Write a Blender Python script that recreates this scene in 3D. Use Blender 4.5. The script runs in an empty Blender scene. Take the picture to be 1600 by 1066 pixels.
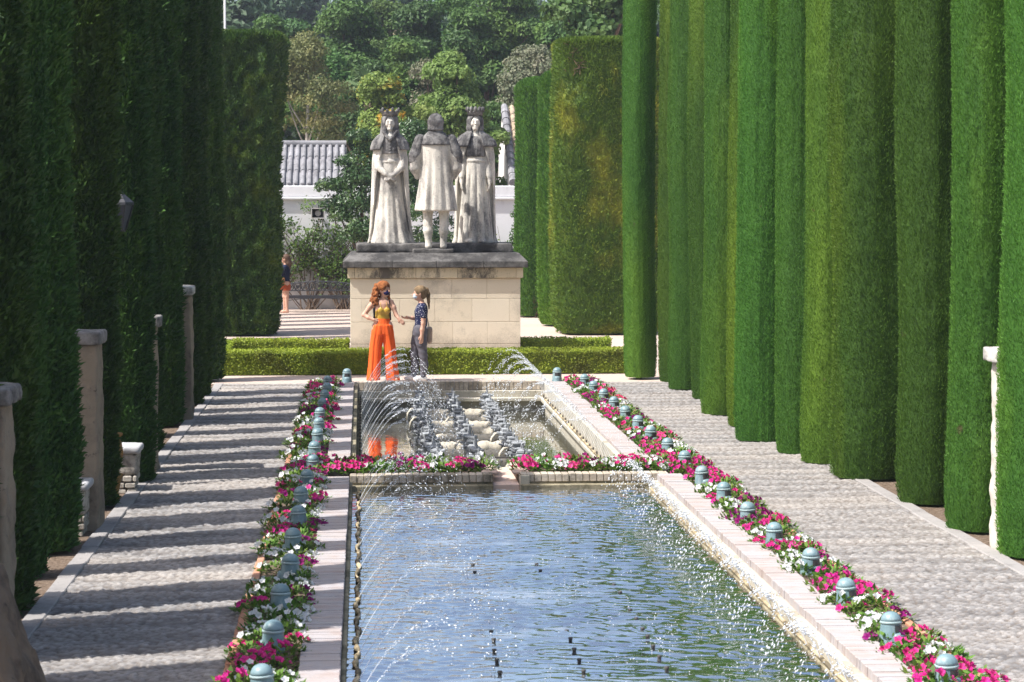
import bpy, math, random
import numpy as np
from mathutils import Vector, Matrix
R = math.radians
rng = np.random.default_rng(7)
random.seed(7)
SC = bpy.context.scene
COL = SC.collection

# ------------------------------------------------------------------ helpers
def tag(o, label=None, cat=None, group=None, kind=None):
    if label: o['label'] = label
    if cat: o['category'] = cat
    if group: o['group'] = group
    if kind: o['kind'] = kind
    return o

def empty(name, loc=(0, 0, 0), rz=0.0):
    o = bpy.data.objects.new(name, None)
    o.empty_display_size = .1
    o.location = loc
    o.rotation_euler = (0, 0, rz)
    COL.objects.link(o)
    return o

def link(name, me, mat=None, parent=None):
    o = bpy.data.objects.new(name, me)
    COL.objects.link(o)
    if mat is not None and len(me.materials) == 0:
        me.materials.append(mat)
    if parent is not None: o.parent = parent
    return o

def copy_tree(o, parent=None):
    c = o.copy()
    COL.objects.link(c)
    c.parent = parent
    for ch in list(o.children):
        copy_tree(ch, c)
    return c

ORD = ['zeroth', 'first', 'second', 'third', 'fourth', 'fifth', 'sixth', 'seventh', 'eighth', 'ninth', 'tenth',
       'eleventh', 'twelfth', 'thirteenth', 'fourteenth', 'fifteenth', 'sixteenth', 'seventeenth', 'eighteenth',
       'nineteenth', 'twentieth']

def qmesh(name, V, F, tint=None, smooth=False):
    """fast mesh from numpy verts (N,3) and faces (M,k)"""
    V = np.asarray(V, np.float32); F = np.asarray(F, np.int32)
    k = F.shape[1]
    me = bpy.data.meshes.new(name)
    me.vertices.add(len(V)); me.vertices.foreach_set('co', V.ravel())
    me.loops.add(F.size); me.loops.foreach_set('vertex_index', F.ravel())
    me.polygons.add(len(F))
    me.polygons.foreach_set('loop_start', np.arange(0, F.size, k, dtype=np.int32))
    me.polygons.foreach_set('loop_total', np.full(len(F), k, np.int32))
    me.polygons.foreach_set('use_smooth', np.full(len(F), bool(smooth)))
    if tint is not None:
        a = me.attributes.new('tint', 'FLOAT', 'POINT')
        a.data.foreach_set('value', np.asarray(tint, np.float32))
    me.update(calc_edges=True)
    me.validate()
    return me

class MB:
    def __init__(s): s.V = []; s.F = []; s.T = []; s.n = 0
    def add(s, V, F, tint=.5):
        V = np.asarray(V, float)
        s.V.append(V); s.F += [tuple(int(i) + s.n for i in f) for f in F]
        s.T.append(np.full(len(V), tint) if np.isscalar(tint) else np.asarray(tint)); s.n += len(V)
        return s
    def box(s, x0, x1, y0, y1, z0, z1, tint=.5, bev=0.0, rot=None):
        if bev > 0:
            b = bev
            ring = [(x0, x1, y0, y1)]
            V = []
            for (z, i) in ((z0, b), (z0 + b, 0), (z1 - b, 0), (z1, b)):
                xa, xb, ya, yb = x0 + i, x1 - i, y0 + i, y1 - i
                c = b * .6 if i == 0 else b * .6
                V += [(xa + c, ya, z), (xb - c, ya, z), (xb, ya + c, z), (xb, yb - c, z),
                      (xb - c, yb, z), (xa + c, yb, z), (xa, yb - c, z), (xa, ya + c, z)]
            F = [tuple(range(7, -1, -1)), tuple(range(24, 32))]
            for l in range(3):
                for i in range(8):
                    j = (i + 1) % 8
                    F.append((l * 8 + i, l * 8 + j, l * 8 + 8 + j, l * 8 + 8 + i))
        else:
            V = [(x0, y0, z0), (x1, y0, z0), (x1, y1, z0), (x0, y1, z0), (x0, y0, z1), (x1, y0, z1), (x1, y1, z1), (x0, y1, z1)]
            F = [(3, 2, 1, 0), (4, 5, 6, 7), (0, 1, 5, 4), (1, 2, 6, 5), (2, 3, 7, 6), (3, 0, 4, 7)]
        V = np.array(V, float)
        if rot is not None:
            c = V.mean(0); V = (V - c) @ np.array(rot).T + c
        return s.add(V, F, tint)
    def tube(s, pts, rad, seg=8, tint=.5, cap=True):
        pts = np.array(pts, float); n = len(pts)
        rad = np.full(n, rad) if np.isscalar(rad) else np.array(rad, float)
        V = []
        up = np.array([0.13, .31, .94])
        for i in range(n):
            d = pts[min(i + 1, n - 1)] - pts[max(i - 1, 0)]
            d = d / (np.linalg.norm(d) + 1e-9)
            u = np.cross(d, up)
            if np.linalg.norm(u) < .15: u = np.cross(d, [1, 0, 0])
            u /= np.linalg.norm(u); w = np.cross(d, u)
            for k in range(seg):
                a = 2 * math.pi * k / seg
                V.append(pts[i] + rad[i] * (math.cos(a) * u + math.sin(a) * w))
        F = []
        for i in range(n - 1):
            for k in range(seg):
                k2 = (k + 1) % seg
                F.append((i * seg + k, i * seg + k2, (i + 1) * seg + k2, (i + 1) * seg + k))
        if cap:
            F.append(tuple(range(seg - 1, -1, -1))); F.append(tuple((n - 1) * seg + k for k in range(seg)))
        return s.add(V, F, tint)
    def lathe(s, prof, seg=24, c=(0, 0, 0), tint=.5, a0=0, a1=2 * math.pi):
        full = abs(a1 - a0 - 2 * math.pi) < 1e-6
        m = seg if full else seg + 1
        V = []
        for (r, z) in prof:
            for k in range(m):
                a = a0 + (a1 - a0) * k / seg
                V.append((c[0] + r * math.cos(a), c[1] + r * math.sin(a), c[2] + z))
        F = []
        for i in range(len(prof) - 1):
            for k in range(seg):
                k2 = (k + 1) % m
                F.append((i * m + k, i * m + k2, (i + 1) * m + k2, (i + 1) * m + k))
        F.append(tuple(range(m - 1, -1, -1))); F.append(tuple((len(prof) - 1) * m + k for k in range(m)))
        return s.add(V, F, tint)
    def mesh(s, name, smooth=False):
        me = bpy.data.meshes.new(name)
        V = np.concatenate(s.V)
        me.from_pydata([tuple(v) for v in V], [], s.F)
        a = me.attributes.new('tint', 'FLOAT', 'POINT')
        a.data.foreach_set('value', np.concatenate(s.T).astype(np.float32))
        if smooth:
            me.polygons.foreach_set('use_smooth', np.ones(len(me.polygons), bool))
        me.update()
        return me
    def build(s, name, mat, parent=None, smooth=False):
        return link(name, s.mesh(name, smooth), mat, parent)

def vnoise(P, seed=0):
    """smooth value noise on (N,3) points"""
    P = np.asarray(P, float)
    i = np.floor(P).astype(np.int64); f = P - i
    f = f * f * (3 - 2 * f)
    def h(x, y, z):
        n = (x * 374761393 + y * 668265263 + z * 2147483647 + seed * 974711) & 0x7fffffff
        n = ((n ^ (n >> 13)) * 1274126177) & 0x7fffffff
        n = (n ^ (n >> 16)) & 0xffff
        return n / 65535.0
    out = 0
    for dx in (0, 1):
        for dy in (0, 1):
            for dz in (0, 1):
                w = (f[:, 0] if dx else 1 - f[:, 0]) * (f[:, 1] if dy else 1 - f[:, 1]) * (f[:, 2] if dz else 1 - f[:, 2])
                out = out + w * h(i[:, 0] + dx, i[:, 1] + dy, i[:, 2] + dz)
    return out

# ---- signed distance modelling: one continuous surface per call
class SDF:
    def __init__(s, lo, hi, h):
        s.lo = np.array(lo, float); s.h = h
        n = np.ceil((np.array(hi) - s.lo) / h).astype(int) + 1
        g = [np.arange(k, dtype=np.float32) * h + l for k, l in zip(n, s.lo)]
        s.X, s.Y, s.Z = np.meshgrid(*g, indexing='ij')
        s.d = np.full(s.X.shape, 9.0, np.float32)
    def _mix(s, d, k):
        if k <= 0: s.d = np.minimum(s.d, d)
        else:
            hh = np.clip(.5 + .5 * (s.d - d) / k, 0, 1)
            s.d = s.d * (1 - hh) + d * hh - k * hh * (1 - hh)
    def caps(s, a, b, ra, rb, k=.02, sq=(1, 1, 1)):
        a = np.array(a, float); b = np.array(b, float); ba = b - a
        q = 1.0 / np.array(sq)
        x, y, z = (s.X - a[0]), (s.Y - a[1]), (s.Z - a[2])
        t = np.clip((x * ba[0] + y * ba[1] + z * ba[2]) / (ba @ ba + 1e-12), 0, 1)
        d = np.sqrt(((x - t * ba[0]) * q[0]) ** 2 + ((y - t * ba[1]) * q[1]) ** 2 + ((z - t * ba[2]) * q[2]) ** 2) - (ra + (rb - ra) * t)
        s._mix(d.astype(np.float32), k); return s
    def chain(s, pts, rads, k=.02, sq=(1, 1, 1)):
        for i in range(len(pts) - 1): s.caps(pts[i], pts[i + 1], rads[i], rads[i + 1], k, sq)
        return s
    def ell_d(s, c, r):
        x, y, z = (s.X - c[0]), (s.Y - c[1]), (s.Z - c[2])
        k0 = np.sqrt((x / r[0]) ** 2 + (y / r[1]) ** 2 + (z / r[2]) ** 2)
        k1 = np.sqrt((x / r[0] ** 2) ** 2 + (y / r[1] ** 2) ** 2 + (z / r[2] ** 2) ** 2) + 1e-9
        return (k0 * (k0 - 1) / k1).astype(np.float32)
    def ell(s, c, r, k=.02): s._mix(s.ell_d(c, r), k); return s
    def cut(s, d, k=.01):
        """subtract field d"""
        hh = np.clip(.5 - .5 * (s.d + d) / k, 0, 1)
        s.d = s.d * (1 - hh) + (-d) * hh + k * hh * (1 - hh); return s
    def loft_d(s, prof, fold=None):
        """prof rows: z, cx, cy, rx, ry ; fold(theta, z) multiplies radius"""
        p = np.array(prof, float)
        zz = np.clip(s.Z, p[0, 0], p[-1, 0])
        cx, cy, rx, ry = (np.interp(zz, p[:, 0], p[:, i]).astype(np.float32) for i in (1, 2, 3, 4))
        x = s.X - cx; y = s.Y - cy
        th = np.arctan2(y / ry, x / rx)
        m = 1.0 if fold is None else fold(th, s.Z)
        k0 = np.sqrt((x / rx) ** 2 + (y / ry) ** 2)
        d = (k0 - m) * np.minimum(rx, ry)
        d = np.maximum(d, np.maximum(p[0, 0] - s.Z, s.Z - p[-1, 0]))
        return d.astype(np.float32)
    def loft(s, prof, fold=None, k=.02): s._mix(s.loft_d(prof, fold), k); return s
    def mesh(s, name, smooth=True):
        f = s.d; nx, ny, nz = f.shape
        f[0] = f[-1] = 9; f[:, 0] = f[:, -1] = 9; f[:, :, 0] = f[:, :, -1] = 9
        ins = f < 0
        c = [ins[i:nx - 1 + i, j:ny - 1 + j, k:nz - 1 + k] for i in (0, 1) for j in (0, 1) for k in (0, 1)]
        tot = sum(a.astype(np.int8) for a in c)
        cells = np.argwhere((tot > 0) & (tot < 8))
        idx = np.full((nx - 1, ny - 1, nz - 1), -1, np.int32)
        idx[tuple(cells.T)] = np.arange(len(cells))
        acc = np.zeros((len(cells), 3)); cnt = np.zeros(len(cells))
        cor = [(i, j, k) for i in (0, 1) for j in (0, 1) for k in (0, 1)]
        for a in cor:
            for ax in range(3):
                if a[ax]: continue
                b = list(a); b[ax] = 1
                A = cells + np.array(a); B = cells + np.array(b)
                fa = f[tuple(A.T)]; fb = f[tuple(B.T)]
                m = (fa < 0) != (fb < 0)
                t = np.where(m, fa / (fa - fb + 1e-12), 0)
                p = np.array(a)[None, :] + t[:, None] * (np.array(b) - np.array(a))[None, :]
                acc[m] += p[m]; cnt[m] += 1
        V = (cells + acc / np.maximum(cnt, 1)[:, None]) * s.h + s.lo
        Q = []
        for ax in range(3):
            o = [(0, 1, 2), (1, 2, 0), (2, 0, 1)][ax]
            a1, a2 = o[1], o[2]
            sl0 = [slice(None)] * 3; sl1 = [slice(None)] * 3
            sl0[ax] = slice(0, -1); sl1[ax] = slice(1, None)
            s0 = ins[tuple(sl0)]; s1 = ins[tuple(sl1)]
            e = np.argwhere(s0 != s1)
            e = e[(e[:, a1] > 0) & (e[:, a2] > 0) & (e[:, a1] < f.shape[a1] - 1) & (e[:, a2] < f.shape[a2] - 1)]
            fl = s0[tuple(e.T)]
            def cc(d1, d2):
                q = e.copy(); q[:, a1] += d1; q[:, a2] += d2
                return idx[tuple(q.T)]
            q = np.stack([cc(-1, -1), cc(0, -1), cc(0, 0), cc(-1, 0)], 1)
            q[~fl] = q[~fl][:, ::-1]
            Q.append(q)
        Q = np.concatenate(Q)
        return qmesh(name, V, Q, None, smooth)

# ------------------------------------------------------------------ materials
class NT:
    def __init__(s, name):
        s.m = bpy.data.materials.new(name); s.m.use_nodes = True
        s.t = s.m.node_tree; s.t.nodes.clear()
        s.out = s.n('ShaderNodeOutputMaterial')
    def n(s, typ, **kw):
        x = s.t.nodes.new(typ)
        for k, v in kw.items():
            if k.startswith('i_'):
                x.inputs[k[2:].replace('_', ' ')].default_value = v
            else: setattr(x, k, v)
        return x
    def l(s, a, b): s.t.links.new(a, b)
    def set(s, inp, v):
        if hasattr(v, 'links') or isinstance(v, bpy.types.NodeSocket): s.l(v, inp)
        else: inp.default_value = v
    def coord(s, kind='Object'): return s.n('ShaderNodeTexCoord').outputs[kind]
    def geo_pos(s): return s.n('ShaderNodeNewGeometry').outputs['Position']
    def mapping(s, v, scale=(1, 1, 1), loc=(0, 0, 0)):
        m = s.n('ShaderNodeMapping'); s.l(v, m.inputs[0]); m.inputs['Scale'].default_value = scale; m.inputs['Location'].default_value = loc
        return m.outputs[0]
    def noise(s, v, scale, detail=4, rough=.55, dist=0):
        n = s.n('ShaderNodeTexNoise'); s.l(v, n.inputs['Vector'])
        n.inputs['Scale'].default_value = scale; n.inputs['Detail'].default_value = detail; n.inputs['Roughness'].default_value = rough
        n.inputs['Distortion'].default_value = dist
        return n.outputs['Fac']
    def ramp(s, v, a, b):
        m = s.n('ShaderNodeMapRange'); s.l(v, m.inputs[0]); m.inputs[1].default_value = a; m.inputs[2].default_value = b
        return m.outputs[0]
    def math(s, op, a, b=0.0):
        m = s.n('ShaderNodeMath', operation=op); s.set(m.inputs[0], a); s.set(m.inputs[1], b); return m.outputs[0]
    def mix(s, f, a, b, mode='MIX'):
        m = s.n('ShaderNodeMix', data_type='RGBA', blend_type=mode)
        s.set(m.inputs[0], f)
        for inp, v in ((m.inputs[6], a), (m.inputs[7], b)):
            if isinstance(v, (tuple, list)) and len(v) == 3: v = (*v, 1)
            s.set(inp, v)
        return m.outputs[2]
    def attr(s, name='tint'): return s.n('ShaderNodeAttribute', attribute_name=name).outputs['Fac']
    def bump(s, h, strength=.4, dist=.01):
        b = s.n('ShaderNodeBump'); s.l(h, b.inputs['Height']); b.inputs['Strength'].default_value = strength; b.inputs['Distance'].default_value = dist
        return b.outputs[0]
    def bsdf(s, col, rough=.8, normal=None, spec=.3, **kw):
        p = s.n('ShaderNodeBsdfPrincipled')
        if isinstance(col, (tuple, list)): col = (*col[:3], 1)
        s.set(p.inputs['Base Color'], col); s.set(p.inputs['Roughness'], rough)
        p.inputs['Specular IOR Level'].default_value = spec
        for k, v in kw.items(): s.set(p.inputs[k.replace('_', ' ')], v)
        if normal is not None: s.l(normal, p.inputs['Normal'])
        return p.outputs[0]
    def done(s, sh): s.l(sh, s.out.inputs[0]); return s.m

def m_plain(name, col, rough=.6, spec=.3, var=.25, scale=8, **kw):
    t = NT(name); c = t.coord()
    f = t.noise(c, scale, 4)
    lo = tuple(x * (1 - var) for x in col); hi = tuple(min(1, x * (1 + var)) for x in col)
    return t.done(t.bsdf(t.mix(f, lo, hi), rough, t.bump(t.noise(c, scale * 5, 3), .15, .005), spec, **kw))

def m_stone(name, c1, c2, stain, s_scale=2.5, s_lo=.45, s_hi=.65, bump=.5, fine=30, tint=0.0, streak=1.0, amt=.85, damp=None):
    """stone with patches, speckled lichen and its own stains"""
    t = NT(name); c = t.geo_pos()
    n1 = t.noise(c, 3.0, 6, .6); n2 = t.noise(c, fine, 4, .7)
    base = t.mix(n1, c1, c2)
    if tint > 0:
        base = t.mix(t.math('MULTIPLY', t.attr(), tint), base, t.mix(.55, base, c2, 'MULTIPLY'))
    cs = t.mapping(c, (1, 1, streak))
    st = t.ramp(t.math('ADD', t.noise(cs, s_scale, 6, .68), t.math('MULTIPLY', n2, .22)), s_lo + .11, s_hi + .11)
    col = t.mix(t.math('MULTIPLY', st, amt), base, stain)
    col = t.mix(t.ramp(n2, .62, .75), col, tuple(x * .55 for x in stain))
    if damp:
        sx = t.n('ShaderNodeSeparateXYZ'); t.l(c, sx.inputs[0])
        dz = t.math('ADD', sx.outputs[2], t.math('MULTIPLY', t.noise(c, 1.4, 6, .7), .9))
        low = t.math('MULTIPLY', t.ramp(dz, damp + .62, damp + .28), t.ramp(n2, .2, .55))
        col = t.mix(t.math('MULTIPLY', low, .75), col, stain)
    h = t.math('ADD', t.math('MULTIPLY', n2, .6), n1)
    return t.done(t.bsdf(col, .9, t.bump(h, bump, .015), .15))

def m_leaf(name, dark, light, transl=.25, patch=None, pscale=.6, hue=.02, val=.25, rough=.55, streak=1.0, spec=.25, p0=.5, p1=.7, brown=None):
    t = NT(name)
    pos = t.geo_pos()
    col = t.mix(t.attr(), dark, light)
    if patch is not None:
        col = t.mix(t.ramp(t.noise(t.mapping(pos, (1, 1, streak)), pscale, 4, .6), p0, p1), col, patch)
    if brown is not None:
        col = t.mix(t.math('MULTIPLY', t.ramp(t.noise(pos, 3.2, 3, .6), brown, brown + .05), .75), col, (.13, .095, .055))
    oi = t.n('ShaderNodeObjectInfo').outputs['Random']
    hs = t.n('ShaderNodeHueSaturation'); t.l(col, hs.inputs['Color'])
    t.l(t.math('ADD', t.math('MULTIPLY', t.math('SUBTRACT', oi, .5), hue * 2), .5), hs.inputs['Hue'])
    t.l(t.math('ADD', t.math('MULTIPLY', oi, val), 1 - val * .5), hs.inputs['Value'])
    c = hs.outputs[0]
    p = t.bsdf(c, rough, None, spec)
    tr = t.n('ShaderNodeBsdfTranslucent'); t.l(t.mix(.5, c, (.9, 1, .35), 'MULTIPLY'), tr.inputs[0])
    ms = t.n('ShaderNodeMixShader'); ms.inputs[0].default_value = transl
    t.l(p, ms.inputs[1]); t.l(tr.outputs[0], ms.inputs[2])
    return t.done(ms.outputs[0])

M = {}
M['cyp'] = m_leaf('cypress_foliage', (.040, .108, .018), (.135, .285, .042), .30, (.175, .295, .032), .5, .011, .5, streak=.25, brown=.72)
M['cyp_left'] = m_leaf('cypress_foliage_shaded', (.018, .056, .012), (.062, .140, .029), .18, (.075, .15, .02), 1.2, .01, .3, streak=.3)  # darker copy of the cypress leaf, the left row's shade put into colour
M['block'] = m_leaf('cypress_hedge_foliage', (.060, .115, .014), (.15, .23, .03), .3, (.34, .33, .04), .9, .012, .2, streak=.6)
M['block_left'] = m_leaf('cypress_hedge_foliage_shaded', (.026, .070, .012), (.072, .145, .022), .2, (.10, .155, .018), 1.3, .01, .2)  # hedge leaf copied darker, half shade put into its colour
M['box'] = m_leaf('box_hedge_foliage', (.14, .21, .018), (.36, .45, .048), .35, (.11, .13, .02), 1.7, .01, .15)
M['core'] = m_plain('foliage_shade', (.012, .022, .006), .95, .05)
M['core_l'] = m_plain('deep_foliage_shade', (.006, .014, .004), .95, .05)
M['twig'] = m_plain('dry_twig', (.16, .11, .075), .9, .1, .4, 20)
M['bark'] = m_plain('bark', (.14, .105, .08), .95, .1, .4, 10)
M['bark_pale'] = m_plain('pale_bark', (.42, .38, .33), .9, .1, .3, 8)
M['t_green'] = m_leaf('tree_leaf', (.038, .094, .022), (.11, .205, .05), .3, (.145, .23, .05), .5, .02, .3)
M['t_dark'] = m_leaf('dark_tree_leaf', (.030, .080, .024), (.082, .165, .045), .25, (.11, .185, .045), .5, .015, .3)
M['t_light'] = m_leaf('light_tree_leaf', (.10, .17, .04), (.22, .31, .085), .35, (.26, .31, .085), .6, .015, .2)
M['t_autumn'] = m_leaf('turning_tree_leaf', (.11, .17, .035), (.23, .31, .07), .35, (.55, .30, .03), 1.1, .0, .2, p0=.55, p1=.66)
M['t_grey'] = m_leaf('seed_head_tree_leaf', (.09, .12, .06), (.23, .225, .15), .25, (.27, .24, .175), .9, .01, .2)
M['t_orange'] = m_leaf('glossy_citrus_leaf', (.022, .062, .018), (.075, .15, .042), .2, (.12, .19, .05), 1.5, .01, .2, .35, spec=.5)
M['t_olive'] = m_leaf('olive_tree_leaf', (.12, .15, .06), (.24, .26, .10), .3, (.30, .26, .09), .8, .01, .2)
M['t_far'] = m_leaf('distant_wood_leaf', (.025, .055, .028), (.055, .095, .045), .15, (.07, .11, .05), .15, .02, .3)
M['palm'] = m_leaf('palm_frond', (.10, .15, .06), (.17, .23, .10), .2)
M['palm_dead'] = m_leaf('dead_palm_frond', (.24, .18, .11), (.42, .34, .22), .15)
M['petal_pink'] = m_leaf('magenta_petal', (.50, .015, .16), (.82, .06, .36), .3, (.70, .02, .30), 3, .012, .2, .6)
M['petal_hot'] = m_leaf('hot_pink_petal', (.72, .03, .22), (.90, .14, .42), .3, None, 3, .015, .2, .6)
M['petal_purple'] = m_leaf('dark_purple_petal', (.17, .004, .10), (.36, .012, .22), .3, None, 3, .012, .2, .6)
M['petal_white'] = m_leaf('white_petal', (.66, .66, .68), (.80, .80, .82), .25, None, 3, .0, .05, .6)
M['petal_throat'] = m_plain('petal_throat', (.75, .70, .25), .7)
M['pet_leaf'] = m_leaf('petunia_leaf', (.065, .135, .02), (.18, .30, .055), .35, None)
M['stone_dark'] = m_stone('lichened_stone', (.12, .115, .11), (.21, .20, .19), (.03, .029, .029), 2.2, .36, .58, .8, 26)
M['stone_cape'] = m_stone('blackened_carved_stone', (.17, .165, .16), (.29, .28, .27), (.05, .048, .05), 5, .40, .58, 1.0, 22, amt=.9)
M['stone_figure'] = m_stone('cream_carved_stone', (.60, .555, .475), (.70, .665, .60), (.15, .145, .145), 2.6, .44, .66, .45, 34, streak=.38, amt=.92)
M['stone_legs'] = m_stone('pale_carved_stone', (.60, .54, .44), (.66, .61, .52), (.28, .26, .23), 3.0, .66, .8, .3, 34)
M['stone_plinth'] = m_stone('cream_ashlar', (.64, .56, .435), (.70, .63, .51), (.22, .195, .16), 1.1, .53, .76, .25, 40, .35, 1.0, .75, .42)
M['stone_band'] = m_stone('stained_ashlar', (.58, .49, .34), (.64, .56, .41), (.06, .055, .05), 2.0, .45, .58, .25, 40, .3, .5, .9)
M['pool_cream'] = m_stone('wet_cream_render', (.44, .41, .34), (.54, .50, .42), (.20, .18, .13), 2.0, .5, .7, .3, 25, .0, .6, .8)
M['pool_wet_shade'] = m_stone('algae_wet_shaded_stone', (.30, .26, .17), (.40, .35, .25), (.09, .082, .05), 2.4, .42, .62, .5, 30)  # wet ledges; on the left walls its dark tone stands in for shade
M['brick_side'] = m_stone('weathered_edge_brick', (.52, .45, .37), (.62, .55, .47), (.12, .105, .075), 1.6, .45, .62, .5, 24, .8)
M['pillar'] = m_stone('rough_sandy_pillar', (.25, .205, .15), (.34, .28, .21), (.10, .085, .075), 2.0, .50, .74, .9, 12)
M['pillar_white'] = m_stone('limewashed_pillar', (.56, .52, .45), (.64, .60, .53), (.30, .27, .22), 2.5, .58, .78, .5, 20)
M['buttress'] = m_stone('dark_rough_buttress', (.13, .10, .072), (.20, .155, .115), (.05, .042, .036), 3.0, .45, .65, 1.0, 16)  # stone kept darker, tree shade put into its colour
M['cap'] = m_stone('weathered_cap_stone', (.24, .23, .22), (.34, .32, .30), (.06, .06, .06), 4, .42, .62, .8, 20)
M['cap_pale'] = m_stone('pale_cap_stone', (.52, .50, .46), (.64, .62, .58), (.2, .19, .18), 5, .5, .66, .8, 20)
M['slab'] = m_stone('grey_slab', (.40, .40, .41), (.50, .50, .51), (.3, .3, .3), 3, .55, .75, .4, 25)
M['rubble'] = m_stone('stacked_rubble', (.40, .37, .32), (.52, .48, .42), (.14, .125, .11), 5, .45, .65, .7, 20, .5)
M['kerb'] = m_stone('kerb_stone', (.30, .285, .275), (.38, .36, .35), (.17, .16, .155), 2, .5, .75, .4, 20, .3)
M['terracotta'] = m_stone('terracotta_edging', (.50, .25, .16), (.60, .33, .22), (.30, .2, .15), 3, .5, .72, .4, 22, .5)
M['urn'] = m_stone('ochre_clay_urn', (.32, .17, .06), (.40, .23, .09), (.14, .08, .04), 4, .5, .7, .3, 20)
M['slate'] = m_stone('wet_grey_slate', (.31, .325, .345), (.48, .50, .52), (.16, .165, .175), 6, .45, .65, .5, 25, .7)
M['beam'] = m_stone('pitted_cream_stone', (.50, .455, .37), (.60, .55, .45), (.22, .195, .15), 5, .5, .7, .8, 22)
M['pinkslab'] = m_stone('pink_channel_slab', (.60, .44, .37), (.66, .52, .45), (.32, .24, .2), 4, .52, .75, .3, 18)
M['iron'] = m_plain('dark_iron', (.035, .037, .045), .5, .5, .3, 12)
M['bronze'] = m_plain('dull_nozzle_metal', (.06, .055, .05), .5, .5, .3, 20)
M['hose'] = m_stone('limescaled_pipe', (.52, .42, .26), (.62, .52, .36), (.10, .085, .06), 3.5, .44, .56, .6, 30, .9)

def m_lamp():
    t = NT('blue_green_paint'); c = t.coord(); g = t.geo_pos()
    f = t.noise(g, 9, 5, .65)
    col = t.mix(t.ramp(f, .35, .65), (.145, .235, .265), (.22, .325, .355))
    col = t.mix(t.ramp(t.noise(t.mapping(g, (1, 1, .35)), 14, 5, .7), .52, .72), col, (.36, .43, .44))
    return t.done(t.bsdf(col, .42, t.bump(t.noise(c, 60, 3), .1, .003), .5))
M['lamp'] = m_lamp()
M['lamp_rim'] = m_plain('worn_paint_rim', (.34, .44, .45), .5, .5)
M['lamp_glass'] = m_plain('dusty_dark_lamp_glass', (.055, .05, .05), .25, .5)

def m_coping():
    t = NT('pale_brick_coping'); g = t.geo_pos()
    n = t.noise(g, 5, 6, .65); f = t.noise(t.mapping(g, (6, 40, 10)), 1.0, 3)
    col = t.mix(t.attr(), (.38, .31, .285), (.43, .385, .37))
    col = t.mix(t.ramp(n, .40, .66), col, (.41, .39, .40))
    col = t.mix(t.ramp(f, .62, .78), col, (.28, .225, .195))
    return t.done(t.bsdf(col, .85, t.bump(t.noise(g, 60, 4), .35, .004), .2))
M['coping'] = m_coping()

def m_pebble():
    t = NT('pebble_mosaic'); g = t.geo_pos()
    a = t.attr()
    col = t.mix(a, (.105, .10, .10), (.37, .355, .345))
    n = t.noise(t.mapping(g, (.35, 1, 1)), .9, 5, .6)
    col = t.mix(t.ramp(n, .42, .7), col, t.mix(.5, col, (.50, .44, .38)))
    col = t.mix(t.attr('gap'), col, (.15, .125, .105))
    return t.done(t.bsdf(col, .8, t.bump(t.noise(g, 90, 3), .3, .004), .25))
M['pebble'] = m_pebble()

def m_ground():
    t = NT('pink_sandy_earth'); g = t.geo_pos()
    n = t.noise(g, .8, 6, .6); f = t.noise(g, 35, 4, .7)
    col = t.mix(n, (.46, .36, .30), (.56, .46, .40))
    col = t.mix(t.ramp(f, .58, .75), col, (.30, .24, .20))
    return t.done(t.bsdf(col, .95, t.bump(f, .5, .01), .1))
M['ground'] = m_ground()
def m_soil():
    t = NT('dark_bed_soil'); g = t.geo_pos()
    f = t.noise(g, 22, 5, .7)
    col = t.mix(t.ramp(f, .4, .7), (.11, .078, .055), (.26, .20, .155))
    return t.done(t.bsdf(col, .95, t.bump(f, .9, .02), .1))
M['soil'] = m_soil()
def m_hill():
    t = NT('scrub_hillside'); g = t.geo_pos()
    f = t.noise(g, .25, 6, .65)
    return t.done(t.bsdf(t.mix(f, (.03, .055, .02), (.08, .10, .04)), .95, t.bump(f, .8, .5), .05))
M['hill'] = m_hill()

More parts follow.
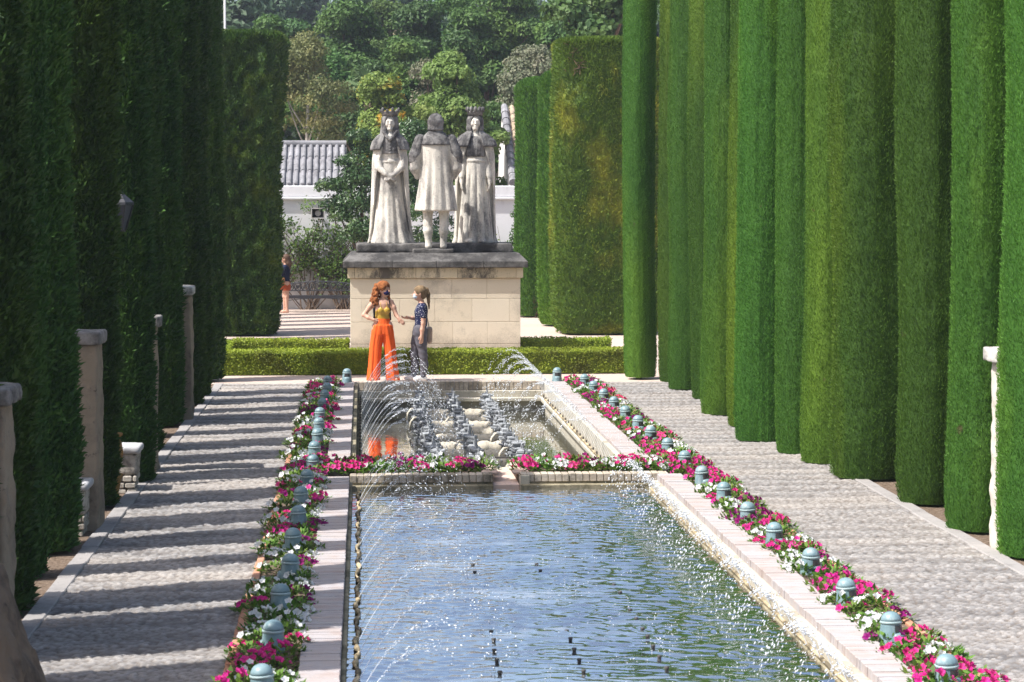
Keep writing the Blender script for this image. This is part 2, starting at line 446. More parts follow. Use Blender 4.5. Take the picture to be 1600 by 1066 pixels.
def m_water(name, deep, shallow, s1, amp, stretch, refl=.1, froth_sheen=False):
    t = NT(name); g = t.geo_pos()
    v = t.mapping(g, (1, stretch, 1))
    a = t.noise(v, s1, 3, .55, .3); b = t.noise(t.mapping(g, (1.0, stretch * .8, 1), (3, 7, 0)), s1 * 3.1, 3, .6, .2)
    c = t.noise(t.mapping(g, (.5, .9, 1)), 1.1, 3)
    # gusts: calmer and rougher streaks
    gust = t.ramp(t.noise(t.mapping(g, (.45, 1.3, 1), (1, 4, 0)), .7, 4), .35, .68)
    h = t.math('ADD', t.math('MULTIPLY', a, 1.0), t.math('MULTIPLY', t.math('MULTIPLY', b, .45), t.math('ADD', gust, .25)))
    h = t.math('ADD', h, t.math('MULTIPLY', c, .6))
    col = t.mix(t.noise(t.mapping(g, (.3, .5, 1)), 1.2, 4), deep, shallow)
    nb = t.bump(h, 1.0, amp)
    if froth_sheen:
        sx = t.n('ShaderNodeSeparateXYZ'); t.l(g, sx.inputs[0])
        band = t.math('MULTIPLY', t.ramp(sx.outputs[0], 2.7, 1.3), t.ramp(sx.outputs[0], -.1, .7))
        fm = t.math('MULTIPLY', t.ramp(t.noise(t.mapping(g, (1, 2.2, 1)), 1.1, 6, .62), .34, .72), band)
        col = t.mix(fm, col, (.62, .68, .74))  # pale froth patches, also painting in the bright sky reflection
    p = t.bsdf(col, .5, nb, .0)
    gl = t.n('ShaderNodeBsdfGlossy'); gl.inputs['Roughness'].default_value = .02; t.l(nb, gl.inputs['Normal']); gl.inputs[0].default_value = (.97, .985, 1, 1)
    fr = t.n('ShaderNodeFresnel'); fr.inputs[0].default_value = 1.45; t.l(nb, fr.inputs['Normal'])
    ms = t.n('ShaderNodeMixShader'); t.l(t.math('MINIMUM', t.math('SUBTRACT', t.math('ADD', t.math('MULTIPLY', fr.outputs[0], 1.25), refl), t.math('MULTIPLY', fm, .36) if froth_sheen else 0.0), .95), ms.inputs[0])
    t.l(p, ms.inputs[1]); t.l(gl.outputs[0], ms.inputs[2])
    return t.done(ms.outputs[0])
M['water_low'] = m_water('rippled_pool_water', (.035, .06, .04), (.06, .09, .065), 14.0, .0016, 1.0, .74, True)
M['water_up'] = m_water('quiet_pool_water', (.13, .13, .09), (.24, .23, .17), 4.0, .003, .8, .2)
def m_drop():
    t = NT('sunlit_water_drops')
    return t.done(t.bsdf((.86, .90, .96), .15, None, .6))
M['drop'] = m_drop()

def m_wall():
    t = NT('limewashed_wall'); g = t.geo_pos()
    n = t.noise(g, .9, 6, .65)
    col = t.mix(n, (.64, .64, .66), (.76, .76, .78))
    col = t.mix(t.ramp(t.noise(t.mapping(g, (1, 1, .3)), 1.7, 6, .7), .58, .8), col, (.46, .46, .48))
    return t.done(t.bsdf(col, .9, t.bump(t.noise(g, 12, 5), .4, .01), .1))
M['wall'] = m_wall()
M['wall_plain'] = m_stone('white_plaster', (.70, .69, .67), (.75, .74, .72), (.45, .43, .40), 1.5, .58, .8, .3, 14)
M['roof_grey'] = m_stone('grey_weathered_tile', (.25, .25, .27), (.36, .355, .37), (.12, .118, .125), 2.2, .45, .68, .4, 8, .8)
M['roof_tan'] = m_stone('aged_roof_tile', (.40, .31, .22), (.54, .44, .32), (.15, .13, .11), 3.0, .45, .68, .5, 8, .8)
M['skin'] = m_plain('skin', (.62, .36, .26), .55, .35, .08, 14, Subsurface_Weight=0.0)
M['hair_red'] = m_stone('copper_hair', (.27, .085, .03), (.42, .165, .06), (.10, .032, .012), 14, .42, .62, .9, 50)
M['hair_blond'] = m_stone('dark_blond_hair', (.19, .125, .07), (.30, .21, .12), (.09, .06, .035), 14, .45, .62, .8, 60)
M['hair_brown'] = m_plain('brown_hair', (.10, .055, .035), .6, .3, .4, 30)
M['cloth_orange'] = m_plain('orange_linen', (.80, .125, .025), .85, .15, .1, 10)
M['cloth_gold'] = m_plain('mustard_satin', (.52, .33, .045), .38, .5, .25, 12)
M['cloth_grey'] = m_plain('grey_denim', (.115, .11, .13), .9, .15, .2, 20)
M['cloth_white'] = m_plain('white_cotton', (.78, .77, .76), .9, .15, .05, 20)
M['cloth_navy'] = m_plain('navy_knit', (.018, .024, .055), .9, .15, .2, 20)
M['cloth_rust'] = m_plain('rust_cloth', (.42, .085, .03), .9, .15, .15, 20)
M['mask_navy'] = m_plain('navy_mask', (.025, .025, .10), .8, .2, .3, 40)
M['mask_blue'] = m_plain('pale_blue_mask', (.55, .64, .76), .8, .2, .06, 40)
M['leather'] = m_plain('brown_leather', (.30, .14, .06), .6, .3, .2, 20)
M['black'] = m_plain('black_fabric', (.015, .015, .018), .8, .2, .3, 30)
M['tan_cloth'] = m_plain('tan_cloth', (.42, .32, .26), .9, .15, .12, 20)
M['plastic_grey'] = m_plain('grey_plastic', (.45, .45, .43), .6, .3, .1, 15)
M['horn_dark'] = m_plain('dark_horn_mouth', (.05, .05, .05), .6, .3, .2, 15)
M['glass_dull'] = m_plain('dusty_lantern_glass', (.07, .08, .10), .5, .2, .1, 10)
M['white_paint'] = m_plain('white_paint', (.78, .78, .78), .5, .4, .05, 10)
def m_dots():
    t = NT('navy_dotted_cotton'); c = t.coord()
    v = t.n('ShaderNodeTexVoronoi', distance='EUCLIDEAN'); t.l(c, v.inputs['Vector']); v.inputs['Scale'].default_value = 34
    v.inputs['Randomness'].default_value = .7
    f = t.ramp(v.outputs['Distance'], .30, .22)
    return t.done(t.bsdf(t.mix(f, (.016, .02, .06), (.55, .55, .6)), .85, None, .15))
M['cloth_dots'] = m_dots()
# ------------------------------------------------------------------ camera, sun, sky
cam = bpy.data.cameras.new('camera'); co = bpy.data.objects.new('camera', cam); COL.objects.link(co)
co.location = (0, 0, 3.03)
co.rotation_euler = (R(90 - 3.65), 0, R(-3.92))
cam.sensor_width = 36; cam.lens = 36 * 3400 / 1600
cam.clip_start = .5; cam.clip_end = 2000
cam.dof.use_dof = True; cam.dof.focus_distance = 36; cam.dof.aperture_fstop = 8
SC.camera = co
AZ, EL = R(22), R(55)
sd = Vector((math.cos(AZ) * math.cos(EL), math.sin(AZ) * math.cos(EL), -math.sin(EL)))
sun = bpy.data.lights.new('sun', 'SUN'); sun.energy = 5.0; sun.angle = R(.53); sun.color = (1.0, .97, .925)
so = bpy.data.objects.new('sun', sun); COL.objects.link(so)
so.rotation_euler = sd.to_track_quat('-Z', 'Y').to_euler(); so.location = (-40, -30, 60)
w = bpy.data.worlds.new('World'); SC.world = w; w.use_nodes = True
nt = w.node_tree; nt.nodes.clear()
sky = nt.nodes.new('ShaderNodeTexSky'); sky.sky_type = 'NISHITA'; sky.sun_disc = False
sky.sun_elevation = EL; sky.sun_rotation = math.atan2(-sd.x, -sd.y)
sky.dust_density = 4.0; sky.air_density = 1.0; sky.altitude = 100
bg = nt.nodes.new('ShaderNodeBackground'); bg.inputs[1].default_value = .148
wo = nt.nodes.new('ShaderNodeOutputWorld')
nt.links.new(sky.outputs[0], bg.inputs[0]); nt.links.new(bg.outputs[0], wo.inputs[0])
SC.view_settings.view_transform = 'Standard'; SC.view_settings.look = 'None'
SC.view_settings.exposure = 0.55; SC.view_settings.gamma = 1.0
SC.cycles.use_denoising = True
SC.cycles.denoising_prefilter = 'NONE'
SC.cycles.max_bounces = 6; SC.cycles.diffuse_bounces = 3; SC.cycles.glossy_bounces = 3
SC.cycles.transmission_bounces = 3; SC.cycles.transparent_max_bounces = 6
SC.cycles.caustics_reflective = False; SC.cycles.caustics_refractive = False
SC.cycles.volume_bounces = 0

# ------------------------------------------------------------------ ground with a hole for the pools
def sheet(name, rects, z, mat, kind='structure'):
    V = []; F = []
    for (x0, x1, y0, y1) in rects:
        n = len(V); V += [(x0, y0, z), (x1, y0, z), (x1, y1, z), (x0, y1, z)]; F.append((n, n + 1, n + 2, n + 3))
    return tag(link(name, qmesh(name, V, F), mat), kind=kind)
HX0, HX1, HY1 = -.42, 3.45, 35.85
sheet('ground', [(-400, HX0, -60, HY1), (HX1, 400, -60, HY1), (-400, 400, HY1, 900), (HX0, HX1, -60, 2)], -.012, M['ground'])

# pebble mosaic paths, each pebble raised
def pebble_path(name, x0, x1, y0, y1, seed):
    nx = int((x1 - x0) / .0145); ys = [y0]
    while ys[-1] < y1: ys.append(ys[-1] + .013 + .0007 * (ys[-1] - y0))
    ys[-1] = y1
    xs = np.linspace(x0, x1, nx); ys = np.array(ys)
    X, Y = np.meshgrid(xs, ys, indexing='ij')
    x = X.ravel(); y = Y.ravel()
    cx, cy = .056, .036
    warp = .03 * (vnoise(np.stack([x * 1.3, y * 1.3, x * 0], 1), seed) - .5)
    gx = x / cx; gy = (y + warp) / cy
    best = np.full(len(x), 9.0); tint = np.zeros(len(x))
    def h(i, j, k):
        n = (i * 73856093 ^ j * 19349663 ^ (k + seed) * 83492791) & 0x7fffffff
        n = ((n ^ (n >> 13)) * 1274126177) & 0x7fffffff
        return ((n ^ (n >> 16)) & 0xffff) / 65535.0
    iy = np.floor(gy).astype(np.int64)
    for dy in (-1, 0, 1):
        j = iy + dy
        off = (j & 1) * .5
        ix = np.floor(gx - off).astype(np.int64)
        for dx in (-1, 0, 1):
            i = ix + dx
            px = i + off + .5 + (h(i, j, 1) - .5) * .5; py = j + .5 + (h(i, j, 2) - .5) * .4
            r = .46 + .16 * h(i, j, 3)
            d = ((gx - px) ** 2 + ((gy - py) * 1.05) ** 2) / r ** 2
            m = d < best
            best = np.where(m, d, best); tint = np.where(m, h(i, j, 5), tint)
    z = .018 * np.sqrt(np.maximum(0, 1 - np.minimum(best, 1) ** 1.5)) * (.7 + .6 * tint)
    # shallow wavy courses across the path, as laid
    ph = y / .46 + .35 * (vnoise(np.stack([x * 1.1, y * .5, x * 0 + 3], 1), seed + 5) - .5)
    course = .5 + .5 * np.sin(ph * 2 * math.pi)
    z = z + .011 * course + .010 * (vnoise(np.stack([x * .8, y * .5, x * 0], 1), seed + 2) - .5)
    tint = np.clip(tint * .72 + .36 * (course - .5) + .14, 0, 1)
    n0, n1 = len(xs), len(ys)
    I = np.arange(n0 * n1).reshape(n0, n1)
    F = np.stack([I[:-1, :-1], I[1:, :-1], I[1:, 1:], I[:-1, 1:]], -1).reshape(-1, 4)
    me = qmesh(name, np.stack([x, y, z], 1), F, tint, True)
    a = me.attributes.new('gap', 'FLOAT', 'POINT'); a.data.foreach_set('value', np.clip((best - .55) / .45, 0, 1).astype(np.float32))
    return tag(link(name, me, M['pebble']), kind='structure')
pebble_path('path', -2.31, -.90, 5.0, 36.25, 11)
pebble_path('path', 3.90, 5.31, 5.0, 36.25, 23)

def kerb(name, x0, x1, y0, y1, mat, step, z, label, cat, gap=.008, group=None):
    b = MB(); y = y0
    while y < y1 - .02:
        L = min(step * random.uniform(.8, 1.2), y1 - y)
        b.box(x0 + random.uniform(-.006, .006), x1 + random.uniform(-.006, .006), y + gap / 2, y + L - gap / 2, -.08, z + random.uniform(-.006, .006), random.random(), .008)
        y += L
    o = b.build(name, mat)
    if cat: tag(o, label, cat, group)
    return o
kerb('path_kerb', -2.46, -2.315, 5, 36.3, M['kerb'], .9, .03, 'pale stone kerb between the shaded trees and the striped left path', 'kerb')
kerb('path_kerb', 5.315, 5.46, 5, 36.3, M['kerb'], .9, .03, 'pale stone kerb under the sunlit cypress row on the right', 'kerb')
sheet('soil', [(-4.2, -2.463, 4, 36.4)], .004, M['soil'])
sheet('soil', [(5.463, 7.2, 4, 36.4)], .004, M['soil'])
sheet('soil', [(-.83, -.425, 5, 36.3)], .035, M['soil'])
sheet('soil', [(3.455, 3.83, 5, 36.3), (3.325, 3.454, 24.78, 36.0)], .035, M['soil'])
kerb('border_edging', -.895, -.832, 5, 36.3, M['terracotta'], .24, .06, 'terracotta tile edging along the left petunia border', 'edging')
kerb('border_edging', 3.832, 3.895, 5, 36.3, M['terracotta'], .24, .06, 'terracotta tile edging along the right petunia border', 'edging')

# ------------------------------------------------------------------ pools
def bricks_y(b, x0, x1, y0, y1, z0, z1, pitch=.072):
    y = y0
    while y < y1 - .01:
        b.box(x0 + random.uniform(-.004, .004), x1 + random.uniform(-.004, .004), y + .004, min(y + pitch - .004, y1), z0, z1 + random.uniform(-.004, .004), random.random(), .004)
        y += pitch
def bricks_x(b, x0, x1, y0, y1, z0, z1, pitch=.075):
    x = x0
    while x < x1 - .01:
        b.box(x + .005, min(x + pitch - .005, x1), y0 + random.uniform(-.005, .005), y1, z0, z1 + random.uniform(-.003, .003), random.random(), .005)
        x += pitch
CT = .08
def coping(x0, x1, y0, y1, label):
    b = MB(); bricks_y(b, x0, x1, y0, y1, -.02, CT)
    o = b.build('pool_coping', M['coping'])
    m = MB(); m.box(x0 + .012, x1 - .012, y0, y1, -.7, CT - .006, .4)
    m.build('mortar_bed', M['kerb'], o)
    return tag(o, label, 'pool edge')
coping(-.42, -.155, 5, 23.4, 'pale brick edge on the left side of the lower pool, striped with shadow')
coping(-.42, -.155, 24.6, 35.85, 'pale brick edge on the left side of the upper pool')
coping(3.19, 3.45, 5, 23.4, 'pale brick edge on the sunlit right side of the lower pool')
coping(3.05, 3.32, 24.78, 35.85, 'pale brick edge right of the upper pool, wet with spray')
b = MB(); bricks_x(b, -.15, 3.045, 35.72, 35.96, -.06, CT)
o = b.build('pool_coping', M['brick_side']); tag(o, 'grey stained brick edge at the far end of the upper pool', 'pool edge')
m = MB(); m.box(-.15, 3.045, 35.735, 35.95, -.7, CT - .008, .4); m.build('mortar_bed', M['kerb'], o)
# divider between the pools, with a channel
def divider(x0, x1, label):
    e = empty('divider_wall', ((x0 + x1) / 2, 23.86, 0)); tag(e, label, 'wall')
    ox = (x0 + x1) / 2
    b = MB(); bricks_x(b, x0 - ox, x1 - ox, -.40, -.20, -.005, CT, .076)
    b.build('brick_course', M['brick_side'], e)
    m = MB(); m.box(x0 - ox, x1 - ox, -.385, -.2, -.6, CT - .008); m.box(x0 - ox, x1 - ox, -.46, -.386, -.6, -.028, .4, .01)
    m.build('wet_ledge', M['pool_wet_shade'], e)
    s = MB(); s.box(x0 - ox, x1 - ox, .77, .91, -.7, CT + .005, .5, .01); s.build('back_wall', M['pool_cream'], e)
    s = MB(); s.box(x0 - ox, x1 - ox, -.2, .77, -.6, .045); s.build('bed_soil', M['soil'], e)
    return e
divider(-.15, 1.40, 'mossy brick wall with petunias between the pools, left of the channel')
divider(1.70, 3.32, 'pale brick wall with petunias between the pools, right of the channel')
e = empty('water_channel', (1.55, 23.86, 0)); tag(e, 'pinkish stone slabs of the overflow channel between the two pools', 'channel')
m = MB(); m.box(-.145, .145, -.36, .9, -.6, -.035, .5, .01); m.build('channel_bed', M['pinkslab'], e)
m = MB(); m.box(-.26, -.08, -.17, .30, .05, .085, .5, .01); m.box(.08, .26, -.17, .25, .05, .085, .5, .01)
m.box(-.22, -.07, .31, .76, .055, .092, .5, .01); m.box(.09, .24, .26, .76, .06, .095, .5, .01); m.build('channel_slab', M['pinkslab'], e)
m = MB(); m.box(.148, .25, -.42, -.18, -.5, .07, .5, .012); m.build('channel_block', M['beam'], e)
m = MB(); m.tube([(-.5, .84, .105), (-.1, .86, .115), (.3, .86, .112)], .011, 8); m.build('feed_pipe', M['bronze'], e)
# upper pool shell
def shell(label, boxes, mat, name='pool_wall', cat='pool wall', parts=()):
    m = MB()
    for bx in boxes: m.box(*bx, .5, .008)
    o = m.build(name, mat); tag(o, label, cat)
    for (nm, bxs, mt) in parts:
        q = MB()
        for bx in bxs: q.box(*bx, .5, .012)
        q.build(nm, mt, o)
    return o
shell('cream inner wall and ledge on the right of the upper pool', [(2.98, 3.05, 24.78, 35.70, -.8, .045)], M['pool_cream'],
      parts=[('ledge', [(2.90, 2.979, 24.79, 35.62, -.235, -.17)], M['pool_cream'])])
shell('dark shaded inner wall on the left of the upper pool', [(-.154, -.09, 24.78, 35.70, -.8, .04)], M['pool_wet_shade'],  # darker stone than the other sides, shade put into the wall colour
      parts=[('ledge', [(-.089, -.02, 24.79, 35.62, -.235, -.17)], M['pool_wet_shade'])])
shell('cream inner wall with a bright ledge at the far end of the upper pool', [(-.088, 2.978, 35.62, 35.72, -.8, -.065)], M['pool_cream'],
      parts=[('ledge', [(-.018, 2.898, 35.48, 35.618, -.235, -.17)], M['pool_cream'])])
shell('yellowish wet ledge under the right edge of the lower pool', [(3.12, 3.20, 5, 23.38, -.6, .012)], M['pool_cream'],
      parts=[('ledge', [(3.05, 3.119, 5, 23.37, -.6, -.05)], M['pool_wet_shade'])])
shell('dark shaded wall under the left edge of the lower pool', [(-.154, -.12, 5, 23.38, -.6, .02)], M['pool_wet_shade'])  # again the darker stone, standing in for shade on this side
# pipe with spray nozzles on the right ledge of the upper pool
m = MB(); m.tube([(2.93, y, -.145) for y in np.arange(25.0, 35.5, 1.0)], .016, 8); pipe = m.build('spray_pipe', M['hose'])
tag(pipe, 'thin spray pipe lying on the right ledge of the upper pool', 'pipe')
for i in range(25):
    q = MB(); q.lathe([(.011, -.15), (.011, -.11), (.006, -.095)], 8, (2.93, 25.0 + i * .425, 0)); q.build('nozzle', M['bronze'], pipe)
m = MB(); m.tube([(-.045, y, -.145) for y in np.arange(25.0, 35.5, 1.0)], .016, 8); pipe = m.build('spray_pipe', M['hose'])
tag(pipe, 'thin spray pipe on the dark left ledge of the upper pool', 'pipe')
for i in range(25):
    q = MB(); q.lathe([(.011, -.15), (.011, -.11), (.006, -.095)], 8, (-.045, 25.0 + i * .425, 0)); q.build('nozzle', M['bronze'], pipe)
# knobbly limescaled pipe floating along the left of the lower pool
ys = np.arange(8, 23.3, .04)
pts = [(-.052 + .010 * math.sin(y * 9) + .006 * math.sin(y * 23), y, -.060 + .006 * math.sin(y * 14)) for y in ys]
rad = [.016 + .007 * math.sin(y * 21 + 2 * math.sin(y * 3)) for y in ys]
m = MB(); V0 = m.n; m.tube(pts, rad, 8)
m.T[0] = np.repeat((.5 + .5 * np.sin(ys * 21 + 1.0)), 8)
pl = m.build('spray_pipe', M['hose'], None, True); tag(pl, 'knobbly tan pipe at the water line on the left of the lower pool', 'pipe')
m = MB(); m.tube([(3.065, y, -.03 + .004 * math.sin(y * 8)) for y in np.arange(8, 23.2, .5)], .015, 8)
pr = m.build('spray_pipe', M['hose']); tag(pr, 'thin pipe on the wet right ledge of the lower pool', 'pipe')
# water
def water(name, x0, x1, y0, y1, z, mat):
    return tag(link(name, qmesh(name, [(x0, y0, z), (x1, y0, z), (x1, y1, z), (x0, y1, z)], [(0, 1, 2, 3)]), mat), kind='structure')
def rippled(x0, x1, y0, y1, z, mat, slope, seed):
    xs = np.linspace(x0, x1, int((x1 - x0) / .013)); ys = np.arange(y0, y1 + .001, .014); ys[-1] = y1
    X, Y = np.meshgrid(xs, ys, indexing='ij'); Z = np.zeros_like(X); g = np.random.default_rng(seed)
    n = 60
    P = np.stack([X.ravel() * .8, Y.ravel() * .5, X.ravel() * 0], 1)
    gust = (.25 + 1.5 * vnoise(P, seed)).reshape(X.shape)
    for i in range(n):
        lam = math.exp(g.uniform(math.log(.05), math.log(.24))); a = g.normal(math.pi / 2, .38); k = 2 * math.pi / lam
        Z += slope * math.sqrt(2 / n) / k * np.sin(k * (X * math.cos(a) + Y * math.sin(a)) + g.uniform(0, 6.28) + .8 * np.sin(X * 2.1 + i) * np.cos(Y * 1.3 + i))
    Z = Z * gust
    for i in range(46):                                     # rings where drops fall
        cx, cy = g.uniform(x0 + .2, x1 - .2), g.uniform(13, y1 - .3); r = np.sqrt((X - cx) ** 2 + (Y - cy) ** 2)
        Z += .0035 * np.sin(r * 2 * math.pi / .06) * np.exp(-(r / .11) ** 2)
    I = np.arange(X.size).reshape(X.shape)
    F = np.stack([I[:-1, :-1], I[1:, :-1], I[1:, 1:], I[:-1, 1:]], -1).reshape(-1, 4)
    return tag(link('water', qmesh('water', np.stack([X.ravel(), Y.ravel(), z + Z.ravel()], 1), F, None, True), mat), kind='structure')
rippled(-.119, 3.119, 9.0, 23.39, -.072, M['water_low'], .10, 5)
water('water', -.089, 2.979, 24.77, 35.61, -.40, M['water_up'])
sheet('pool_floor', [(-.42, 3.45, 4, 37)], -.66, M['soil'])

# ------------------------------------------------------------------ slate ridges and stone beams in the upper pool
def ridge(xc, label):
    e = empty('slate_fountain', (xc, 25.3, -.45)); tag(e, label, 'fountain', 'slate fountain rows in the upper pool')
    n = 21
    for i in range(n):
        y = i * .455; xo = random.uniform(-.012, .012)
        b = MB(); z = -.1; k = 0
        top = .44 + random.uniform(-.05, .03)
        while z < top:
            t = random.uniform(.030, .05); f = max(0, z) / top
            wx = random.uniform(.055, .088) * (1.05 - .3 * f); wy = random.uniform(.07, .12) * (1 - .2 * f)
            ox = xo + random.uniform(-.018, .018); oy = y + random.uniform(-.04, .04)
            a = random.uniform(-.3, .3); c, s_ = math.cos(a), math.sin(a); tl = random.uniform(-.08, .08)
            b.box(ox - wx, ox + wx, oy - wy, oy + wy, z, z + t * .86, random.random(), .008, [(c, -s_, tl), (s_, c, 0), (-tl, 0, 1)])
            if random.random() < .5:
                sx = random.choice((-1, 1, 1)); q = xo + sx * (wx + random.uniform(.0, .03))
                b.box(q - .035, q + .035, oy - .05, oy + .06, z + .004, z + t * .7, random.random(), .006, [(1, 0, sx * -.25), (0, 1, 0), (sx * .25, 0, 1)])
            z += t
        b.build('slate_stack', M['slate'], e)
        q = MB(); q.lathe([(.018, top - .02), (.018, top + .05), (.010, top + .055), (.010, top + .10)], 8, (xo + .01, y, 0)); q.build('nozzle', M['slate'], e)
        if random.random() < .3:
            q = MB(); s2 = random.choice((-1, -1, 1)); x1 = xo + s2 * .1
            q.tube([(x1 - s2 * .04, y - .05, .30), (x1 + s2 * .03, y - .1, .30), (x1 + s2 * .08, y - .14, .24), (x1 + s2 * .09, y - .16, .12)], [.018, .02, .018, .015], 8)
            q.build('feed_elbow', M['beam'], e, True)
    return e
RX = (.87, 1.39, 1.93)
ridge(RX[0], 'left row of stacked grey slates with nozzles, half hidden by spray')
ridge(RX[1], 'middle row of stacked grey slates with nozzles in the upper pool')
ridge(RX[2], 'right row of stacked grey slates with nozzles, beside open water')
for col, nm in ((0, 'left'), (1, 'right')):
    for i in range(10):
        y = 25.5 + i * .93; xa, xb = RX[col] + .06, RX[col + 1] - .06
        b = MB(); pts = []; rr = []
        for t in np.linspace(0, 1, 9):
            pts.append((xa + (xb - xa) * t, y + random.uniform(-.015, .015), -.29 + random.uniform(-.01, .01))); rr.append(.095 + random.uniform(-.008, .008))
        b.tube(pts, rr, 12)
        b.box(xa, xb, y - .11, y + .12, -.52, -.345, .5, .02)
        o = b.build('stone_beam', M['beam'], None, True)
        tag(o, '%s pitted cream stone beam from the front, between the %s two slate rows' % (ORD[i + 1], nm), 'stone beam', 'stone beams between the slate rows')
# black nozzles standing in the lower pool
rows = [('left', [(772, 1018), (776, 1034), (780.6, 1053), (771, 1001), (767, 985), (741, 891), (738, 880)]),
        ('middle', [(893, 1001), (899, 1018), (907, 1035), (914, 1053), (887, 986), (845, 890), (839, 880)]),
        ('right', [(1016, 999), (1025, 1015), (1035, 1032), (1047, 1050), (1008, 984), (998, 968), (988, 954), (972, 926), (962, 914)])]
for nm, ps in rows:
    ps = sorted(ps, key=lambda p: -p[1])
    for i, (px, py) in enumerate(ps):
        Y = (3.03 + .03) * 3400 / (py - 316); X = (px - 567) * Y / 3400
        ht = .014 if py > 995 else .0
        q = MB(); q.lathe([(.013, -.12), (.013, -.072 + ht), (.016, -.072 + ht), (.016, -.06 + ht), (.007, -.058 + ht)], 10, (X, Y, 0))
        tag(q.build('water_nozzle', M['bronze'], None, True), '%s black nozzle from the front in the %s row in the lower pool' % (ORD[i + 1], nm), 'nozzle', 'black nozzles in the lower pool')
# ------------------------------------------------------------------ clipped cypresses and hedges
def cyp_mesh(name, rx, ry, H, n_exp, nblade, blen, bwid, seed, wob=.05, clump=.0, topr=.5, dent=None, zfull=None, flat=0.0, rnd=.25, taper=0.0):
    g = np.random.default_rng(seed)
    def radius(th, z):
        c, s = np.cos(th), np.sin(th)
        base = 1.0 / (np.abs(c) ** n_exp + np.abs(s) ** n_exp) ** (1.0 / n_exp)
        P = np.stack([c * 1.1 + 9, s * 1.1 + 5, z * .5], 1)
        m = 1 + wob * 2 * (vnoise(P, seed) - .5)
        m += wob * .4 * (vnoise(np.stack([c * 3 + 4, s * 3 + 7, z * .45], 1), seed + 1) - .5)
        m += wob * .45 * (vnoise(np.stack([c * 8 + 4, s * 8 + 7, z * .55 + 20], 1), seed + 2) - .5)
        if clump > 0:
            a = rx * base
            m += clump / rx * 2 * (vnoise(np.stack([c * a * 7 + 40, s * a * 7 + 40, z * 5], 1), seed + 3) - .5)
        m *= (.86 + .14 * np.clip(z / .4, 0, 1) ** .5) * (1 - taper * (1 - z / H))
        t = np.clip((H - z) / topr, 0, 1)
        m *= np.sqrt(np.maximum(1 - (1 - t) ** (2.4 + flat), 0.0))
        if dent is not None:
            for (dth, dz, sth, sz, amt) in dent:
                dd = np.abs((th - dth + math.pi) % (2 * math.pi) - math.pi)
                m -= amt * np.exp(-(dd / sth) ** 2 - ((z - dz) / sz) ** 2)
        return base * m
    lean = g.uniform(-.05, .05, 2)
    def pos(th, z, off=0.0):
        r = radius(th, z)
        x = np.cos(th) * np.maximum(rx * r + off, .0); y = np.sin(th) * np.maximum(ry * r + off, .0)
        q = (z / H) ** 1.5
        sway = .04 * np.sin(z * .9 + seed)
        return np.stack([x + lean[0] * q + sway, y + lean[1] * q, z], 1)
    # core
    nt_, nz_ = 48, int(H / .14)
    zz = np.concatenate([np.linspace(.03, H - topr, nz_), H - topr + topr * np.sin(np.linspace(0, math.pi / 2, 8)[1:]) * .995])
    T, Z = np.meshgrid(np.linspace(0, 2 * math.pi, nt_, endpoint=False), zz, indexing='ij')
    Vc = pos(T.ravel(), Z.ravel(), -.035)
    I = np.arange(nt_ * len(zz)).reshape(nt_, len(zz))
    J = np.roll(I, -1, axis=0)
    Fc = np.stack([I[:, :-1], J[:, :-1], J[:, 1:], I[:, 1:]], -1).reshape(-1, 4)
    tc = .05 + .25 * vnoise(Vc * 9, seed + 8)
    # blades
    zf = zfull or H
    th = g.uniform(0, 2 * math.pi, nblade)
    z = g.uniform(.02, H, nblade)
    ntop = int(nblade * .12)
    u = g.uniform(0, 1, ntop)
    z[:ntop] = H - topr * (1 - np.sin(u * math.pi / 2))
    p = pos(th, z, g.uniform(-.05, -.005, nblade))
    e = .02
    n = np.stack([np.cos(th) * ry, np.sin(th) * rx, np.zeros(nblade)], 1)
    if n_exp > 3:
        c, s = np.cos(th), np.sin(th)
        n = np.stack([np.sign(c) * np.abs(c) ** (n_exp - 1) / rx, np.sign(s) * np.abs(s) ** (n_exp - 1) / ry, np.zeros(nblade)], 1)
    n /= np.linalg.norm(n, axis=1)[:, None]
    tz = np.clip((H - z) / topr, 0, 1)
    n[:, 2] = (1 - tz) * 1.5; n /= np.linalg.norm(n, axis=1)[:, None]
    d = n * g.uniform(.15, .85, nblade)[:, None] + np.array([0, 0, 1.0]) * g.uniform(.45, 1.0, nblade)[:, None] + g.normal(0, rnd, (nblade, 3))
    d /= np.linalg.norm(d, axis=1)[:, None]
    side = np.cross(d, g.normal(0, 1, (nblade, 3))); side /= np.linalg.norm(side, axis=1)[:, None] + 1e-9
    L = (blen * g.uniform(.6, 1.25, nblade))[:, None]; W = (bwid * g.uniform(.7, 1.3, nblade))[:, None]
    V = np.stack([p, p + d * L * .45 + side * W, p + d * L, p + d * L * .45 - side * W], 1).reshape(-1, 3)
    F = np.arange(nblade * 4).reshape(-1, 4) + len(Vc)
    # colour of the sprays: own variation, soft vertical streaks
    c, s = np.cos(th), np.sin(th)
    st = vnoise(np.stack([c * 5 + 30, s * 5 + 30, z * .5], 1), seed + 12)
    lo = vnoise(np.stack([c * 1.6 + 3, s * 1.6 + 3, z * .8], 1), seed + 13)
    t = np.clip(.55 * g.uniform(0, 1, nblade) + .35 * st + .35 * lo - .12, 0, 1)
    return qmesh(name, np.concatenate([Vc, V]), np.concatenate([Fc, F]), np.concatenate([tc, np.repeat(t, 4)]))

